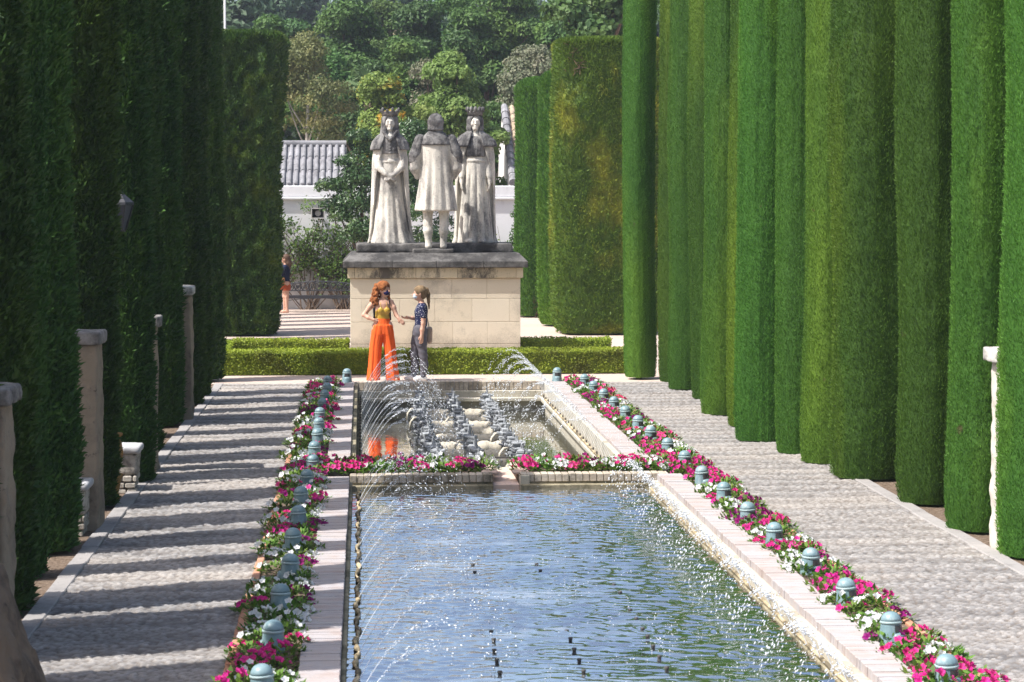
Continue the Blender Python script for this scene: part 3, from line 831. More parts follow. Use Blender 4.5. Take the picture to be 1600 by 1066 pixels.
def twig_mesh(seed, r):
    g = random.Random(seed); b = MB()
    for i in range(16):
        a = g.uniform(0, 6.28); x, y = math.cos(a) * r * .7, math.sin(a) * r * .7
        b.tube([(x * .4, y * .4, 0), (x * .8, y * .8, .08), (x * g.uniform(1, 1.25), y * g.uniform(1, 1.25), g.uniform(.12, .3))], [.012, .009, .004], 5)
    return b
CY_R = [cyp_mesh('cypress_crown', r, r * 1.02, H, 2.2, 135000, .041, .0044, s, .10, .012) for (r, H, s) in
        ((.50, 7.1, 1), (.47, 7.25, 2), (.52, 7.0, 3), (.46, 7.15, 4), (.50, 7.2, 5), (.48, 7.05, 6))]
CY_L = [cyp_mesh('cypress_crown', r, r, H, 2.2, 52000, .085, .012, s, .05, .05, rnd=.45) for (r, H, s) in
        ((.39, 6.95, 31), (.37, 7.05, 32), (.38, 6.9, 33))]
TW = None
def cypress(x, y, me, mat, label, group, sx=1.0, sz=1.0, rz=None):
    global TW
    e = empty('cypress_tree', (x, y, 0), random.uniform(0, 6.28) if rz is None else rz)
    e.scale = (sx, sx, sz)
    c = link('crown', me, mat, e)
    if TW is None:
        b = MB(); b.tube([(0, 0, -.1), (0, 0, .4), (.01, 0, 2.5)], [.10, .085, .05], 10)
        TW = b.mesh('cypress_trunk'); TW.materials.append(M['bark'])
    link('trunk', TW, None, e)
    tag(e, label, 'cypress', group)
    return e
# right row: left edge X, front Y, width factor, words
right = [(4.54, 36.9, 0.64, 'slim cypress ending the sunlit right row nearest the low box hedge', 0),
         (4.95, 35.9, 0.68, 'cypress set back just in front of the end one in the right row', 1),
         (4.92, 34.5, 0.74, 'bluish green cypress third from the far end of the right row', 2),
         (5.0, 32.7, 0.70, 'cypress with a brown scar high up, right row, fourth from far end', 3),
         (4.83, 30.3, 0.72, 'yellow green cypress bulging over the right kerb, fifth from far end', 4),
         (4.93, 28.6, 0.68, 'cypress with bright yellow shoots at its foot in the right row', 5),
         (4.74, 26.9, 0.80, 'broad dark cypress standing out over the right path, seventh from far end', 0),
         (4.97, 25.5, 0.74, 'cypress behind the broad one with the dark mottled face, far side by two', 1),
         (5.14, 24.5, 0.72, 'light yellow green cypress just beyond the widest mottled one', 4),
         (5.08, 23.1, 0.98, 'widest cypress with a dark mottled face in the right row', 2),
         (5.28, 21.1, 0.86, 'fresh green cypress just this side of the widest mottled one', 3),
         (5.50, 19.3, 0.76, 'cypress right behind the whitewashed pillar on the right', 5),
         (5.40, 17.8, 0.80, 'bright cypress in front of the whitewashed pillar, cut by the right frame edge', 1)]
EDGE = [975, 1030, 1046, 1077, 1100, 1139, 1152, 1213, 1258, 1300, 1403, 1485, 1563]
for (xe, yf, k, lab, mi), px in zip(right, EDGE):
    k *= .95 if k > .9 else .86
    r = .5 * k; cy = yf + r * .9
    ang = math.atan((px - 800) / 3400) + R(3.92)          # bearing of the crown's left outline
    cx = cy * math.tan(ang + math.asin(r * .95 / (cy / math.cos(ang))))
    cypress(cx, cy, CY_R[mi], M['cyp'], lab, 'clipped cypresses of the sunlit right row', k, random.uniform(.97, 1.03))
for i in range(13):
    cypress(6.35 + .25 * (i % 2) - .045 * (36 - 18 - 1.55 * i) * 0, 18.4 + i * 1.6, CY_R[(i * 2 + 1) % 6], M['cyp'], 'clipped cypress of the second row, showing in the gaps of the right row', 'second row of cypresses on the right', 1.0)
# left row, seen from the shaded side
leftY = [11.05, 13.1, 14.45, 16.2, 17.65, 18.95, 21.75, 23.65, 25.3, 26.7, 28.2, 29.6, 31.25, 32.7, 34.1, 37.2]
recess = {17.65: .1, 18.95: .05, 23.65: -.18, 28.2: .2, 31.25: .22}
lab_l = {16.2: 'nearest whole shaded cypress of the left row beside the front pillar', 17.65: 'slim shaded cypress in the second place of the left row, set back',
         18.95: 'shaded left row cypress with loose sprays just before the broad pillar', 
         21.75: 'dark cypress right behind the broad left pillar, beside the street lantern', 23.65: 'shaded cypress directly behind the stone bench end',
         25.3: 'light flecked cypress beyond the stone bench end, before the thin pillar', 26.7: 'cypress just past the thin pillar in the left row',
         28.2: 'dark cypress midway between the thin pillar and the far tall pillar', 29.6: 'cypress just before the far tall pillar in the left row',
         31.25: 'shaded cypress directly behind the far tall pillar', 32.7: 'left row cypress third from the far end', 34.1: 'left row cypress next to the last one at the far end',
         37.2: 'last cypress at the far end of the left row beside the box hedge'}
for i, y in enumerate(leftY):
    k = random.uniform(.94, 1.02) * {17.65: .62, 28.2: .7, 31.25: .7}.get(y, 1); x = -2.44 - .39 * k - recess.get(y, 0) + (.06 if y > 32 else 0)
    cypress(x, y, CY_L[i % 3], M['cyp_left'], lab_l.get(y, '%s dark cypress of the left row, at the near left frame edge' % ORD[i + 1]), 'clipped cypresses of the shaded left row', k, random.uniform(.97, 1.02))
for (x, y) in ((-3.65, 14.75), (-3.65, 19.85), (-3.6, 29.75)):  # unseen cypresses added to keep the sun off the left pillars
    cypress(x, y, CY_L[1], M['cyp_left'], 'unseen clipped cypress added behind a left row pillar to shade it', 'unseen cypresses added to shade the left pillars', .95)
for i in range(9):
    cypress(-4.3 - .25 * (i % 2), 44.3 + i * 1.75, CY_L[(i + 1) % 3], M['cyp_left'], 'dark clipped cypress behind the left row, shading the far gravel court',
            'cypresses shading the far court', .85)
# tall clipped blocks at the far end
def block(x, y, me, mat, label, twig=None):
    e = empty('clipped_hedge', (x, y, 0)); link('crown', me, mat, e)
    b = MB(); b.tube([(0, 0, -.1), (0, 0, 2.0)], [.14, .1], 10); b.build('trunk', M['bark'], e)
    if twig: twig.build('dry_twigs', M['twig'], e)
    return tag(e, label, 'hedge', 'tall clipped hedges at the far end')
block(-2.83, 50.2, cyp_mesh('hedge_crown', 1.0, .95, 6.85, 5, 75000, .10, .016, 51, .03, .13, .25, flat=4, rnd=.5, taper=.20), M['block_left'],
      'tall square clipped hedge in half shade behind the left cypress row')
tb = MB(); gg = random.Random(5)
for i in range(46):
    a = gg.uniform(-.95, -.35); z = gg.uniform(5.85, 6.62)
    tb.tube([(a, -.55, z), (a + gg.uniform(-.1, .1), -.80, z + gg.uniform(-.05, .15)), (a + gg.uniform(-.2, .2), -.95, z + gg.uniform(-.1, .22))], [.012, .009, .005], 5)
block(5.62, 50.3, cyp_mesh('hedge_crown', 1.22, 1.0, 6.75, 6, 70000, .10, .016, 52, .03, .04, .2, flat=4, rnd=.42,
      dent=[(R(-128), 5.9, .16, .42, .16), (R(-70), 4.4, .22, .28, .07), (R(-58), 4.9, .12, .16, .08)]), M['block'],
      'broad square clipped hedge with yellow patches and a bare hole near its top', tb)
block(4.80, 53.4, cyp_mesh('hedge_crown', .46, .46, 6.2, 2.4, 30000, .10, .014, 53, .05, 0, .4), M['cyp'],
      'narrow rounded clipped hedge column left of the broad square block')
tb = MB()
for i in range(120):
    a = gg.uniform(-.1, .5); z = gg.uniform(.03, .62)
    tb.tube([(a, -.42, z), (a + gg.uniform(-.08, .08), -.56, z + gg.uniform(-.05, .1))], [.02, .006], 4)
block(4.60, 57.6, cyp_mesh('hedge_crown', .53, .53, 6.25, 3.0, 32000, .10, .014, 54, .04, 0, .35), M['cyp'],
      'rounded clipped hedge column beside the statue base with a bare brown foot', tb)

# low box hedges
def hedge_mesh(name, lx, ly, h, n, ls, seed):
    g = np.random.default_rng(seed)
    V = []; F = []; T = []
    b = MB(); b.box(-lx / 2 + .05, lx / 2 - .05, -ly / 2 + .05, ly / 2 - .05, 0, h - .05, .03)
    A = [lx * h, lx * h, ly * h, ly * h, lx * ly]
    f = g.choice(5, n, p=np.array(A) / sum(A)); u = g.uniform(-.5, .5, n); v = g.uniform(-.5, .5, n); hz = g.uniform(0, 1, n) * h
    p = np.zeros((n, 3)); nn = np.zeros((n, 3))
    for k in range(5):
        m = f == k
        if k == 0: p[m] = np.stack([u[m] * lx, np.full(m.sum(), -ly / 2), hz[m]], 1); nn[m] = (0, -1, 0)
        if k == 1: p[m] = np.stack([u[m] * lx, np.full(m.sum(), ly / 2), hz[m]], 1); nn[m] = (0, 1, 0)
        if k == 2: p[m] = np.stack([np.full(m.sum(), -lx / 2), u[m] * ly, hz[m]], 1); nn[m] = (-1, 0, 0)
        if k == 3: p[m] = np.stack([np.full(m.sum(), lx / 2), u[m] * ly, hz[m]], 1); nn[m] = (1, 0, 0)
        if k == 4: p[m] = np.stack([u[m] * lx, v[m] * ly, np.full(m.sum(), h)], 1); nn[m] = (0, 0, 1)
    bulge = .05 * (vnoise(p * 2.2 + 50, seed) - .5) + .05 * (vnoise(p * 9 + 50, seed + 1) - .5)
    p += nn * (bulge - .02 + g.uniform(-.035, .02, n))[:, None]
    nrm = nn + g.normal(0, .65, (n, 3)) + (0, 0, .25); nrm /= np.linalg.norm(nrm, axis=1)[:, None]
    a = np.cross(nrm, g.normal(0, 1, (n, 3))); a /= np.linalg.norm(a, axis=1)[:, None]; bb = np.cross(nrm, a)
    L = (ls * g.uniform(.6, 1.2, n))[:, None]; W = L * .6
    Vq = np.stack([p - a * L, p - bb * W, p + a * L, p + bb * W], 1).reshape(-1, 3)
    Fq = np.arange(n * 4).reshape(-1, 4)
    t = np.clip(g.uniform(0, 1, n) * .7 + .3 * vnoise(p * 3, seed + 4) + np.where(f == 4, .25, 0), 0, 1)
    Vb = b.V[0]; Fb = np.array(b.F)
    return qmesh(name, np.concatenate([Vb, Vq]), np.concatenate([Fb, Fq + len(Vb)]), np.concatenate([np.full(len(Vb), 0.), np.repeat(t, 4)]))
def box_hedge(x0, x1, y0, y1, h, label, seed, n):
    e = link('box_hedge', hedge_mesh('box_hedge', x1 - x0, y1 - y0, h, n, .021, seed), M['box'])
    e.location = ((x0 + x1) / 2, (y0 + y1) / 2, 0)
    return tag(e, label, 'hedge', 'low clipped box hedges')
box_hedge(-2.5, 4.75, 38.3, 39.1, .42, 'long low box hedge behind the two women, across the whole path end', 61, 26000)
box_hedge(-2.5, -.27, 41.45, 42.1, .42, 'short low box hedge left of the statue pedestal', 62, 8000)
box_hedge(3.0, 4.75, 41.45, 42.1, .42, 'short low box hedge right of the statue pedestal', 63, 6500)
box_hedge(-2.95, -2.45, 38.5, 42.0, .40, 'low box hedge running back at the left, joining the front and rear hedges', 64, 7000)
# ------------------------------------------------------------------ stone blocks by distance field
def rough_block(name, x0, x1, y0, y1, z0, z1, mat, h=.02, amp=.012, fr=7, seed=1, parent=None, rnd=.015, slope=None):
    s = SDF((x0 - .06, y0 - .06, z0 - .06), (x1 + .06, y1 + .06, z1 + .06), h)
    cx, cy, cz = (x0 + x1) / 2, (y0 + y1) / 2, (z0 + z1) / 2
    zz = s.Z
    xx = s.X if slope is None else s.X + slope * (s.Z - z0)
    qx = np.abs(xx - cx) - (x1 - x0) / 2 + rnd; qy = np.abs(s.Y - cy) - (y1 - y0) / 2 + rnd; qz = np.abs(zz - cz) - (z1 - z0) / 2 + rnd
    d = np.sqrt(np.maximum(qx, 0) ** 2 + np.maximum(qy, 0) ** 2 + np.maximum(qz, 0) ** 2) + np.minimum(np.maximum(qx, np.maximum(qy, qz)), 0) - rnd
    P = np.stack([s.X.ravel(), s.Y.ravel(), s.Z.ravel()], 1)
    n = (vnoise(P * fr + 30, seed) - .5) * 2 + .6 * (vnoise(P * fr * 2.7 + 30, seed + 1) - .5) * 2
    s.d = (d + amp * n.reshape(d.shape)).astype(np.float32)
    return link(name, s.mesh(name), mat, parent)
def pillar(x0, x1, y0, y1, h, label, mat, cap, seed, ov=.05, ch=.12):
    cx, cy = (x0 + x1) / 2, (y0 + y1) / 2
    e = empty('stone_pillar', (cx, cy, 0)); tag(e, label, 'pillar', 'stone pillars along the paths')
    rough_block('shaft', x0 - cx, x1 - cx, y0 - cy, y1 - cy, -.05, h - ch, mat, .022, .012, 6, seed, e)
    rough_block('cap', x0 - cx - ov, x1 - cx + ov, y0 - cy - ov, y1 - cy + ov, h - ch + .001, h, cap, .016, .008, 9, seed + 5, e)
    return e
pillar(-2.86, -2.46, 15.05, 15.5, 1.76, 'nearest left stone pillar, cut by the left frame edge', M['pillar'], M['cap'], 1)
pillar(-2.90, -2.44, 20.15, 20.62, 1.84, 'broad sandy stone pillar with a black cap in the shaded left row', M['pillar'], M['cap'], 2, .035)
pillar(-2.66, -2.31, 24.35, 24.7, 1.76, 'thin sliver of a stone pillar just beyond the stone bench end', M['pillar'], M['cap'], 3)
pillar(-2.80, -2.37, 30.2, 30.65, 1.87, 'far tall stone pillar with a pale cap, near the end of the left row', M['pillar'], M['cap_pale'], 4, .03)
pillar(5.50, 5.8, 18.40, 18.72, 1.76, 'whitewashed pillar wedged between two sunlit cypresses on the right', M['pillar_white'], M['cap_pale'], 6, .06)
o = rough_block('stone_buttress', -3.1, -1.57, 11.1, 12.0, -.1, 1.12, M['buttress'], .022, .03, 6, 9, None, .1, .34)
tag(o, 'rough brown sloping stone buttress in the bottom left foreground', 'buttress')
# stone benches
def bench(x1, y, label, seed, L=1.3):
    e = empty('stone_bench', (x1 - L / 2, y, 0)); tag(e, label, 'bench', 'stone benches along the left row')
    rough_block('seat', -L / 2, L / 2, -.22, .22, .425, .50, M['slab'], .014, .006, 9, seed, e, .03)
    for sx, (a, b_) in enumerate(((L / 2 - .30, L / 2 - .04), (-L / 2 + .04, -L / 2 + .3))):
        m = MB(); z = 0
        rough_block('support', a, b_, -.17, .17, .2, .423, M['rubble'], .018, .01, 8, seed + sx, e)
        while z < .2:
            t = random.uniform(.06, .075); x = a
            while x < b_ - .02:
                wdt = min(random.uniform(.09, .16), b_ - x)
                m.box(x + .006, x + wdt - .006, -.18 + random.uniform(-.01, .01), .18, z, z + t - .009, random.random(), .012); x += wdt
            z += t
        m.build('rubble_course', M['rubble'], e)
    return e
bench(-2.31, 22.88, 'stone bench end with a pale slab seat beside the shaded left path', 21, .95)
bench(-2.48, 19.95, 'stone bench almost hidden in front of the broad pillar, slab corner showing', 24, .7)
e = empty('clay_urn', (-2.60, 22.30, 0)); tag(e, 'tall ochre clay urn standing behind a dark cypress by the stone bench', 'urn')
m = MB(); m.lathe([(.10, 0), (.12, .02), (.10, .06), (.13, .2), (.15, .26), (.10, .28)], 24); m.build('foot', M['urn'], e, True)
m = MB(); m.lathe([(.09, .281), (.13, .36), (.155, .48), (.14, .58), (.115, .63), (.15, .66), (.15, .68), (.11, .69)], 24); m.build('body', M['urn'], e, True)
# lantern
e = empty('street_lantern', (-2.97, 22.95, 0)); tag(e, 'black street lantern peeping out from the shaded left row', 'lantern')
m = MB(); m.lathe([(.06, 0), (.05, .3), (.035, .4), (.03, 2.9)], 12); m.tube([(0, 0, 2.8), (.2, 0, 2.72), (.40, 0, 2.72)], .014, 8); m.build('pole', M['iron'], e)
m = MB(); m.lathe([(.06, 2.72), (.065, 2.735), (.065, 2.745)], 6, (.44, 0, 0)); m.lathe([(.155, 3.0), (.15, 3.03), (.06, 3.11), (.02, 3.15), (.012, 3.2)], 6, (.44, 0, 0))
for k in range(6):
    a = 2 * math.pi * k / 6; m.tube([(.44 + .065 * math.cos(a), .065 * math.sin(a), 2.74), (.44 + .145 * math.cos(a), .145 * math.sin(a), 3.005)], .008, 5)
m.build('lantern_frame', M['iron'], e)
m = MB(); m.lathe([(.058, 2.747), (.134, 2.998)], 6, (.44, 0, 0)); m.build('pane', M['glass_dull'], e)

# ------------------------------------------------------------------ pedestal
PX0, PX1, PY0, PY1 = -.24, 2.97, 41.0, 43.4
pcx, pcy = (PX0 + PX1) / 2, (PY0 + PY1) / 2
ped = empty('statue_pedestal', (pcx, pcy, 0)); tag(ped, 'massive cream ashlar pedestal under the three stone figures', 'pedestal')
HX, HY = (PX1 - PX0) / 2, (PY1 - PY0) / 2
m = MB(); m.box(-HX + .02, HX - .02, -HY + .02, HY - .02, -.1, 1.595)
zr = [-.05, .36, .775, 1.215, 1.60]
px_ = lambda zx: (530 + zx / 4.1 - 567) / 82.9 - pcx
J = [[px_(z) for z in (300, 520, 727, 948)], [px_(z) for z in (300, 520, 727, 948)], [px_(z) for z in (145, 385, 612, 850, 1090)], [px_(z) for z in (270, 500, 720, 945)]]
for r_ in range(4):
    xs = [-HX] + J[r_] + [HX]
    for a, b_ in zip(xs[:-1], xs[1:]):
        m.box(a + .0017, b_ - .0017, -HY, -HY + .3, zr[r_] + .0017, zr[r_ + 1] - .0017, random.random(), .007)
        m.box(a + .004, b_ - .004, HY - .3, HY, zr[r_] + .004, zr[r_ + 1] - .004, random.random(), .007)
    for sx in (-1, 1):
        ys_ = np.linspace(-HY + .302, HY - .302, 3 + r_ % 2)
        for a, b_ in zip(ys_[:-1], ys_[1:]):
            x0 = HX - .3 if sx > 0 else -HX
            m.box(x0, x0 + .3, a + .004, b_ - .004, zr[r_] + .004, zr[r_ + 1] - .004, random.random(), .007)
m.build('ashlar_body', M['stone_plinth'], ped)
m = MB(); o_ = .05
xs = [-HX - o_] + [px_(z) for z in (100, 257, 490, 757, 1132)] + [HX + o_]
for a, b_ in zip(xs[:-1], xs[1:]): m.box(a + .003, b_ - .003, -HY - o_, HY + o_, 1.604, 1.80, random.random(), .006)
m.build('band_course', M['stone_band'], ped)
def frustum(b, x0, x1, y0, y1, z0, z1, ix, iy, tint=.5):
    V = [(x0, y0, z0), (x1, y0, z0), (x1, y1, z0), (x0, y1, z0), (x0 + ix, y0 + iy, z1), (x1 - ix, y0 + iy, z1), (x1 - ix, y1 - iy, z1), (x0 + ix, y1 - iy, z1)]
    b.add(V, [(3, 2, 1, 0), (4, 5, 6, 7), (0, 1, 5, 4), (1, 2, 6, 5), (2, 3, 7, 6), (3, 0, 4, 7)], tint)
m = MB(); c_ = .135
xs = [-HX - c_] + [px_(z) for z in (340, 622, 925)] + [HX + c_]
for a, b_ in zip(xs[:-1], xs[1:]): m.box(a + .002, b_ - .002, -HY - c_, HY + c_, 1.802, 1.93, random.random(), .014)
frustum(m, -HX - c_ + .02, HX + c_ - .02, -HY - c_ + .02, HY + c_ - .02, 1.929, 2.07, .13, .3)
m.build('cornice', M['stone_dark'], ped)
rough_block('upper_slab', -1.49, 1.50, -.62, .75, 2.065, 2.245, M['stone_dark'], .03, .012, 5, 31, ped)
rough_block('front_slab', -.42, .36, -1.02, -.623, 2.0, 2.15, M['stone_dark'], .02, .01, 6, 32, ped)

# ------------------------------------------------------------------ statues
def head(s, c, f, sc=1.0, face=True, k=.012):
    """head with face looking along f (unit xy vector)"""
    c = np.array(c, float); f = np.array([f[0], f[1], 0.0]); r = np.array([-f[1], f[0], 0.0])
    def P(a, b, z): return c + (f * a + r * b + np.array([0, 0, z])) * sc
    s.caps(P(-.02, 0, .034), P(-.005, 0, -.0), .090 * sc, .087 * sc, k)
    s.caps(P(.005, 0, -.02), P(.035, 0, -.085), .078 * sc, .045 * sc, .03 * sc)
    if face:
        s.caps(P(.085, 0, .012), P(.112, 0, -.028), .010 * sc, .016 * sc, .012 * sc)      # nose
        s.caps(P(.078, -.035, .022), P(.078, .035, .022), .014 * sc, .014 * sc, .012 * sc)  # brow
        for e in (-1, 1):
            s.cut(s.ell_d(P(.096, e * .032, .004), (.02 * sc,) * 3), .008 * sc)
            s.ell(P(.074, e * .032, .003), (.014 * sc,) * 3, .004)
            s.ell(P(-.01, e * .088, -.01), (.018 * sc, .018 * sc, .03 * sc), .01)           # ears
            s.ell(P(.06, e * .045, -.03), (.02 * sc,) * 3, .02)
        s.caps(P(.083, -.016, -.058), P(.083, .016, -.058), .010 * sc, .010 * sc, .008)
        s.cut(s.ell_d(P(.098, 0, -.057), (.012 * sc, .022 * sc, .003 * sc)), .004)
        s.ell(P(.070, 0, -.092), (.02 * sc,) * 3, .02)

def hand(s, wrist, d, n, sc=1.0, curl=.5, side=1, k=.006):
    """palm, four fingers and a thumb; d points along the fingers, n out of the palm"""
    wr = np.array(wrist, float); d = np.array(d, float); d /= np.linalg.norm(d)
    n = np.array(n, float); n -= d * (n @ d); n /= np.linalg.norm(n); r = np.cross(d, n) * side
    pe = wr + d * .085 * sc
    s.caps(wr, wr + d * .05 * sc, .022 * sc, .026 * sc, .01)
    for q in (-.024, -.008, .008, .024): s.caps(wr + d * .02 * sc + r * q * .6 * sc, pe + r * q * sc, .013 * sc, .012 * sc, .012)
    for i, (q, L) in enumerate(((-.026, .066), (-.009, .080), (.009, .075), (.025, .058))):
        a = pe + r * q * sc; p1 = a + (d * .45 + n * .1 * curl) * L * sc
        dd = d * math.cos(curl) + n * math.sin(curl); p2 = p1 + dd * .32 * L * sc
        dd = d * math.cos(2 * curl) + n * math.sin(2 * curl); p3 = p2 + dd * .28 * L * sc
        s.chain([a, p1, p2, p3], [.0105 * sc, .0095 * sc, .0085 * sc, .0075 * sc], k)
    a = wr + d * .025 * sc - r * .022 * sc
    s.chain([a, a + (d * .025 - r * .022 + n * .012) * sc, a + (d * .055 - r * .026 + n * .022) * sc], [.014 * sc, .011 * sc, .009 * sc], k)

def folds(n, amp, zt, ph=0.0, n2=0):
    def f(th, z):
        a = amp * np.clip((zt - z) / zt, 0, 1) ** .7
        return 1 + a * (np.cos(n * th + ph + .6 * np.sin(2 * th)) + .5 * np.cos((n2 or n * 2 - 1) * th + 1.3 + z * .7))
    return f
H_ = .0155
def crown(e, z0, r, h, cy, n, tall):
    m = MB(); m.lathe([(r * .93, z0), (r, z0), (r, z0 + h * .35), (r * 1.08, z0 + h * .45), (r * 1.0, z0 + h * .5), (r * .8, z0 + h * .5)], 24, (0, cy, 0))
    for i in range(n):
        a = 2 * math.pi * i / n; x, y = math.cos(a) * r * 1.03, cy + math.sin(a) * r * 1.03
        hh = h if i % 2 == 0 or not tall else h * .78
        m.tube([(x, y, z0 + h * .4), (x * 1.04, cy + (y - cy) * 1.04, z0 + hh * .8), (x * 1.06, cy + (y - cy) * 1.06, z0 + hh)], [.026, .030, .014], 7)
    m.build('crown', M['stone_cape'], e, True)

# queen
e = empty('statue', (.53, 42.05, 2.243)); tag(e, 'weathered stone queen with crown, veil and clasped hands on the pedestal', 'statue', 'three stone figures on the pedestal')
s = SDF((-.52, -.45, -.03), (.52, .45, 2.62), H_)
s.loft([(0, .02, -.02, .37, .29), (.25, .01, -.01, .31, .25), (.7, 0, 0, .255, .21), (1.15, 0, 0, .21, .175), (1.5, 0, 0, .175, .145), (1.6, 0, 0, .165, .14), (1.78, 0, 0, .2, .155), (2.0, 0, .01, .215, .14), (2.12, 0, .01, .12, .09)], folds(8, .085, 1.5, .5), .0)
s.loft([(1.545, 0, 0, .185, .158), (1.6, 0, 0, .18, .155)], None, .01)
s.caps((0, 0, 2.08), (0, -.01, 2.25), .07, .062, .03)
head(s, (0, -.03, 2.31), (0.0, -1.0), 1.3)
for sx in (-1, 1):
    s.chain([(sx * .22, .02, 1.97), (sx * .225, -.04, 1.58), (sx * .215, -.12, 1.45)], [.085, .08, .07], .03)
    s.chain([(sx * .215, -.12, 1.45), (sx * .08, -.245, 1.32)], [.066, .05], .02)
    hand(s, (sx * .085, -.25, 1.325), (-sx * .75, -.12, -.45), (0, .8, -.4), 1.5, .5, sx)
link('robe', s.mesh('queen_body'), M['stone_figure'], e)
s = SDF((-.56, -.42, -.03), (.56, .48, 1.9), H_)
s.d = s.loft_d([(0, .02, .08, .45, .32), (.12, .01, .08, .41, .30), (.6, 0, .07, .375, .27), (1.2, 0, .06, .355, .25), (1.6, 0, .05, .345, .235), (1.86, 0, .04, .31, .2)], folds(13, .035, 1.8, 1.0))
wz = np.interp(s.Z, [0, .3, 1.1, 1.45, 1.7, 1.9], [.40, .345, .275, .235, .16, .11]).astype(np.float32)
op = np.maximum(np.abs(s.X) - wz, s.Y - .03); s.cut(op, .03)
link('mantle', s.mesh('queen_mantle'), M['stone_figure'], e)
s = SDF((-.5, -.4, 1.7), (.5, .42, 2.3), H_)
s.d = s.loft_d([(1.78, 0, .02, .375, .255), (1.80, 0, .02, .385, .262), (1.95, 0, .02, .345, .235), (2.06, 0, .02, .25, .185), (2.15, 0, .02, .13, .12)], lambda th, z: 1 + .02 * np.cos(17 * th) + .012 * np.cos(31 * th + 9 * z))
s.cut(np.maximum(np.abs(s.X) - np.interp(s.Z, [1.75, 2.15], [.20, .06]), s.Y + .02), .02)
s.loft([(1.62, 0, -.005, .19, .165), (1.8, 0, -.005, .213, .172), (2.0, 0, 0, .22, .158), (2.05, 0, .005, .16, .12)], None, .01)
for z in np.arange(1.72, 2.02, .06): s.ell((0, -.178, z), (.02, .016, .018), .006)
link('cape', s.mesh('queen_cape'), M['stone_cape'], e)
s = SDF((-.3, -.3, 1.9), (.3, .3, 2.62), .0125)
s.ell((0, .02, 2.35), (.165, .175, .185), .0); s.loft([(1.97, 0, .02, .22, .17), (2.1, 0, .03, .19, .15), (2.3, 0, .03, .168, .16)], folds(12, .02, 3), .03)
s.cut(s.ell_d((0, -.2, 2.30), (.098, .19, .165)), .02); s.cut(s.ell_d((0, -.2, 2.13), (.075, .15, .16)), .02)
s.chain([(-.13, -.12, 2.14), (-.05, -.175, 2.03), (0, -.185, 1.99), (.05, -.175, 2.03), (.13, -.12, 2.14)], [.032] * 5, .015)
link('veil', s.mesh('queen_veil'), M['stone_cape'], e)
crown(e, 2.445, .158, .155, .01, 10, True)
# king
e = empty('statue', (2.17, 42.05, 2.243)); tag(e, 'weathered stone king with tall crown, fur cape and arms hanging straight', 'statue', 'three stone figures on the pedestal')
s = SDF((-.52, -.45, -.03), (.52, .45, 2.62), H_)
def kf(th, z):
    a = .15 * np.clip((1.62 - z) / .5, 0, 1)
    return 1 + a * (np.abs(np.cos(5.5 * th + .3)) ** .7 * 1.4 - .8) + .02 * a * np.cos(23 * th)
s.loft([(0, 0, -.02, .33, .26), (.4, 0, -.01, .295, .235), (1.0, 0, 0, .245, .20), (1.5, 0, 0, .205, .17), (1.58, 0, 0, .195, .16), (1.64, 0, 0, .20, .165), (1.85, 0, 0, .225, .165), (2.0, 0, .01, .22, .14), (2.13, 0, .01, .11, .09)], kf, .0)
s.loft([(1.56, 0, 0, .21, .178), (1.605, 0, 0, .21, .178)], None, .008)
s.caps((0, 0, 2.08), (0, -.01, 2.26), .075, .068, .03)
head(s, (0, -.03, 2.32), (0.0, -1.0), 1.3)
for sx in (-1, 1):
    s.chain([(sx * .22, .02, 1.98), (sx * .225, -.02, 1.58), (sx * .27, -.12, 1.27)], [.085, .065, .05], .03)
    hand(s, (sx * .272, -.12, 1.255), (0, -.12, -1), (-sx, .1, 0), 1.6, .35, -sx)
    s.ell((sx * .12, -.24, .035), (.08, .12, .05), .02)
link('robe', s.mesh('king_body'), M['stone_figure'], e)
s = SDF((-.56, -.42, -.03), (.56, .48, 1.96), H_)
s.d = s.loft_d([(0, 0, .09, .44, .30), (.12, 0, .08, .40, .28), (.7, 0, .07, .385, .26), (1.3, 0, .06, .385, .25), (1.7, 0, .05, .375, .235), (1.93, 0, .04, .34, .2)], folds(12, .03, 1.9, 2.0))
wz = np.interp(s.Z, [0, .4, 1.1, 1.5, 1.75, 1.95], [.355, .345, .335, .27, .19, .14]).astype(np.float32)
s.cut(np.maximum(np.abs(s.X) - wz, s.Y - .04), .03)
link('mantle', s.mesh('king_mantle'), M['stone_figure'], e)
s = SDF((-.52, -.4, 1.6), (.52, .42, 2.3), H_)
s.d = s.loft_d([(1.85, 0, .02, .42, .27), (1.88, 0, .02, .43, .275), (1.98, 0, .02, .385, .25), (2.08, 0, .02, .28, .195), (2.17, 0, .02, .13, .12)], lambda th, z: 1 + .02 * np.cos(19 * th + 12 * z) + .015 * np.cos(37 * th - 22 * z))
s.cut(np.maximum(np.abs(s.X) - np.interp(s.Z, [1.82, 2.17], [.16, .05]), s.Y + .02), .02)
s.loft([(1.66, 0, -.005, .21, .178), (1.86, 0, -.005, .23, .178), (2.0, 0, 0, .225, .155), (2.06, 0, .005, .16, .12)], lambda th, z: 1 + .02 * np.cos(26 * th), .01)
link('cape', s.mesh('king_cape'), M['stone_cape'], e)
s = SDF((-.3, -.3, 2.05), (.3, .3, 2.62), .0125)
s.ell((0, .02, 2.36), (.155, .165, .16), .0); s.loft([(2.15, 0, .03, .155, .15), (2.2, 0, .03, .168, .155), (2.38, 0, .03, .155, .15)], lambda th, z: 1 + .025 * np.cos(20 * th), .03)
s.cut(s.ell_d((0, -.19, 2.29), (.098, .17, .165)), .015); s.cut(s.ell_d((0, -.2, 2.15), (.1, .17, .1)), .02)
link('hair', s.mesh('king_hair'), M['stone_cape'], e)
crown(e, 2.455, .15, .165, .01, 12, False)
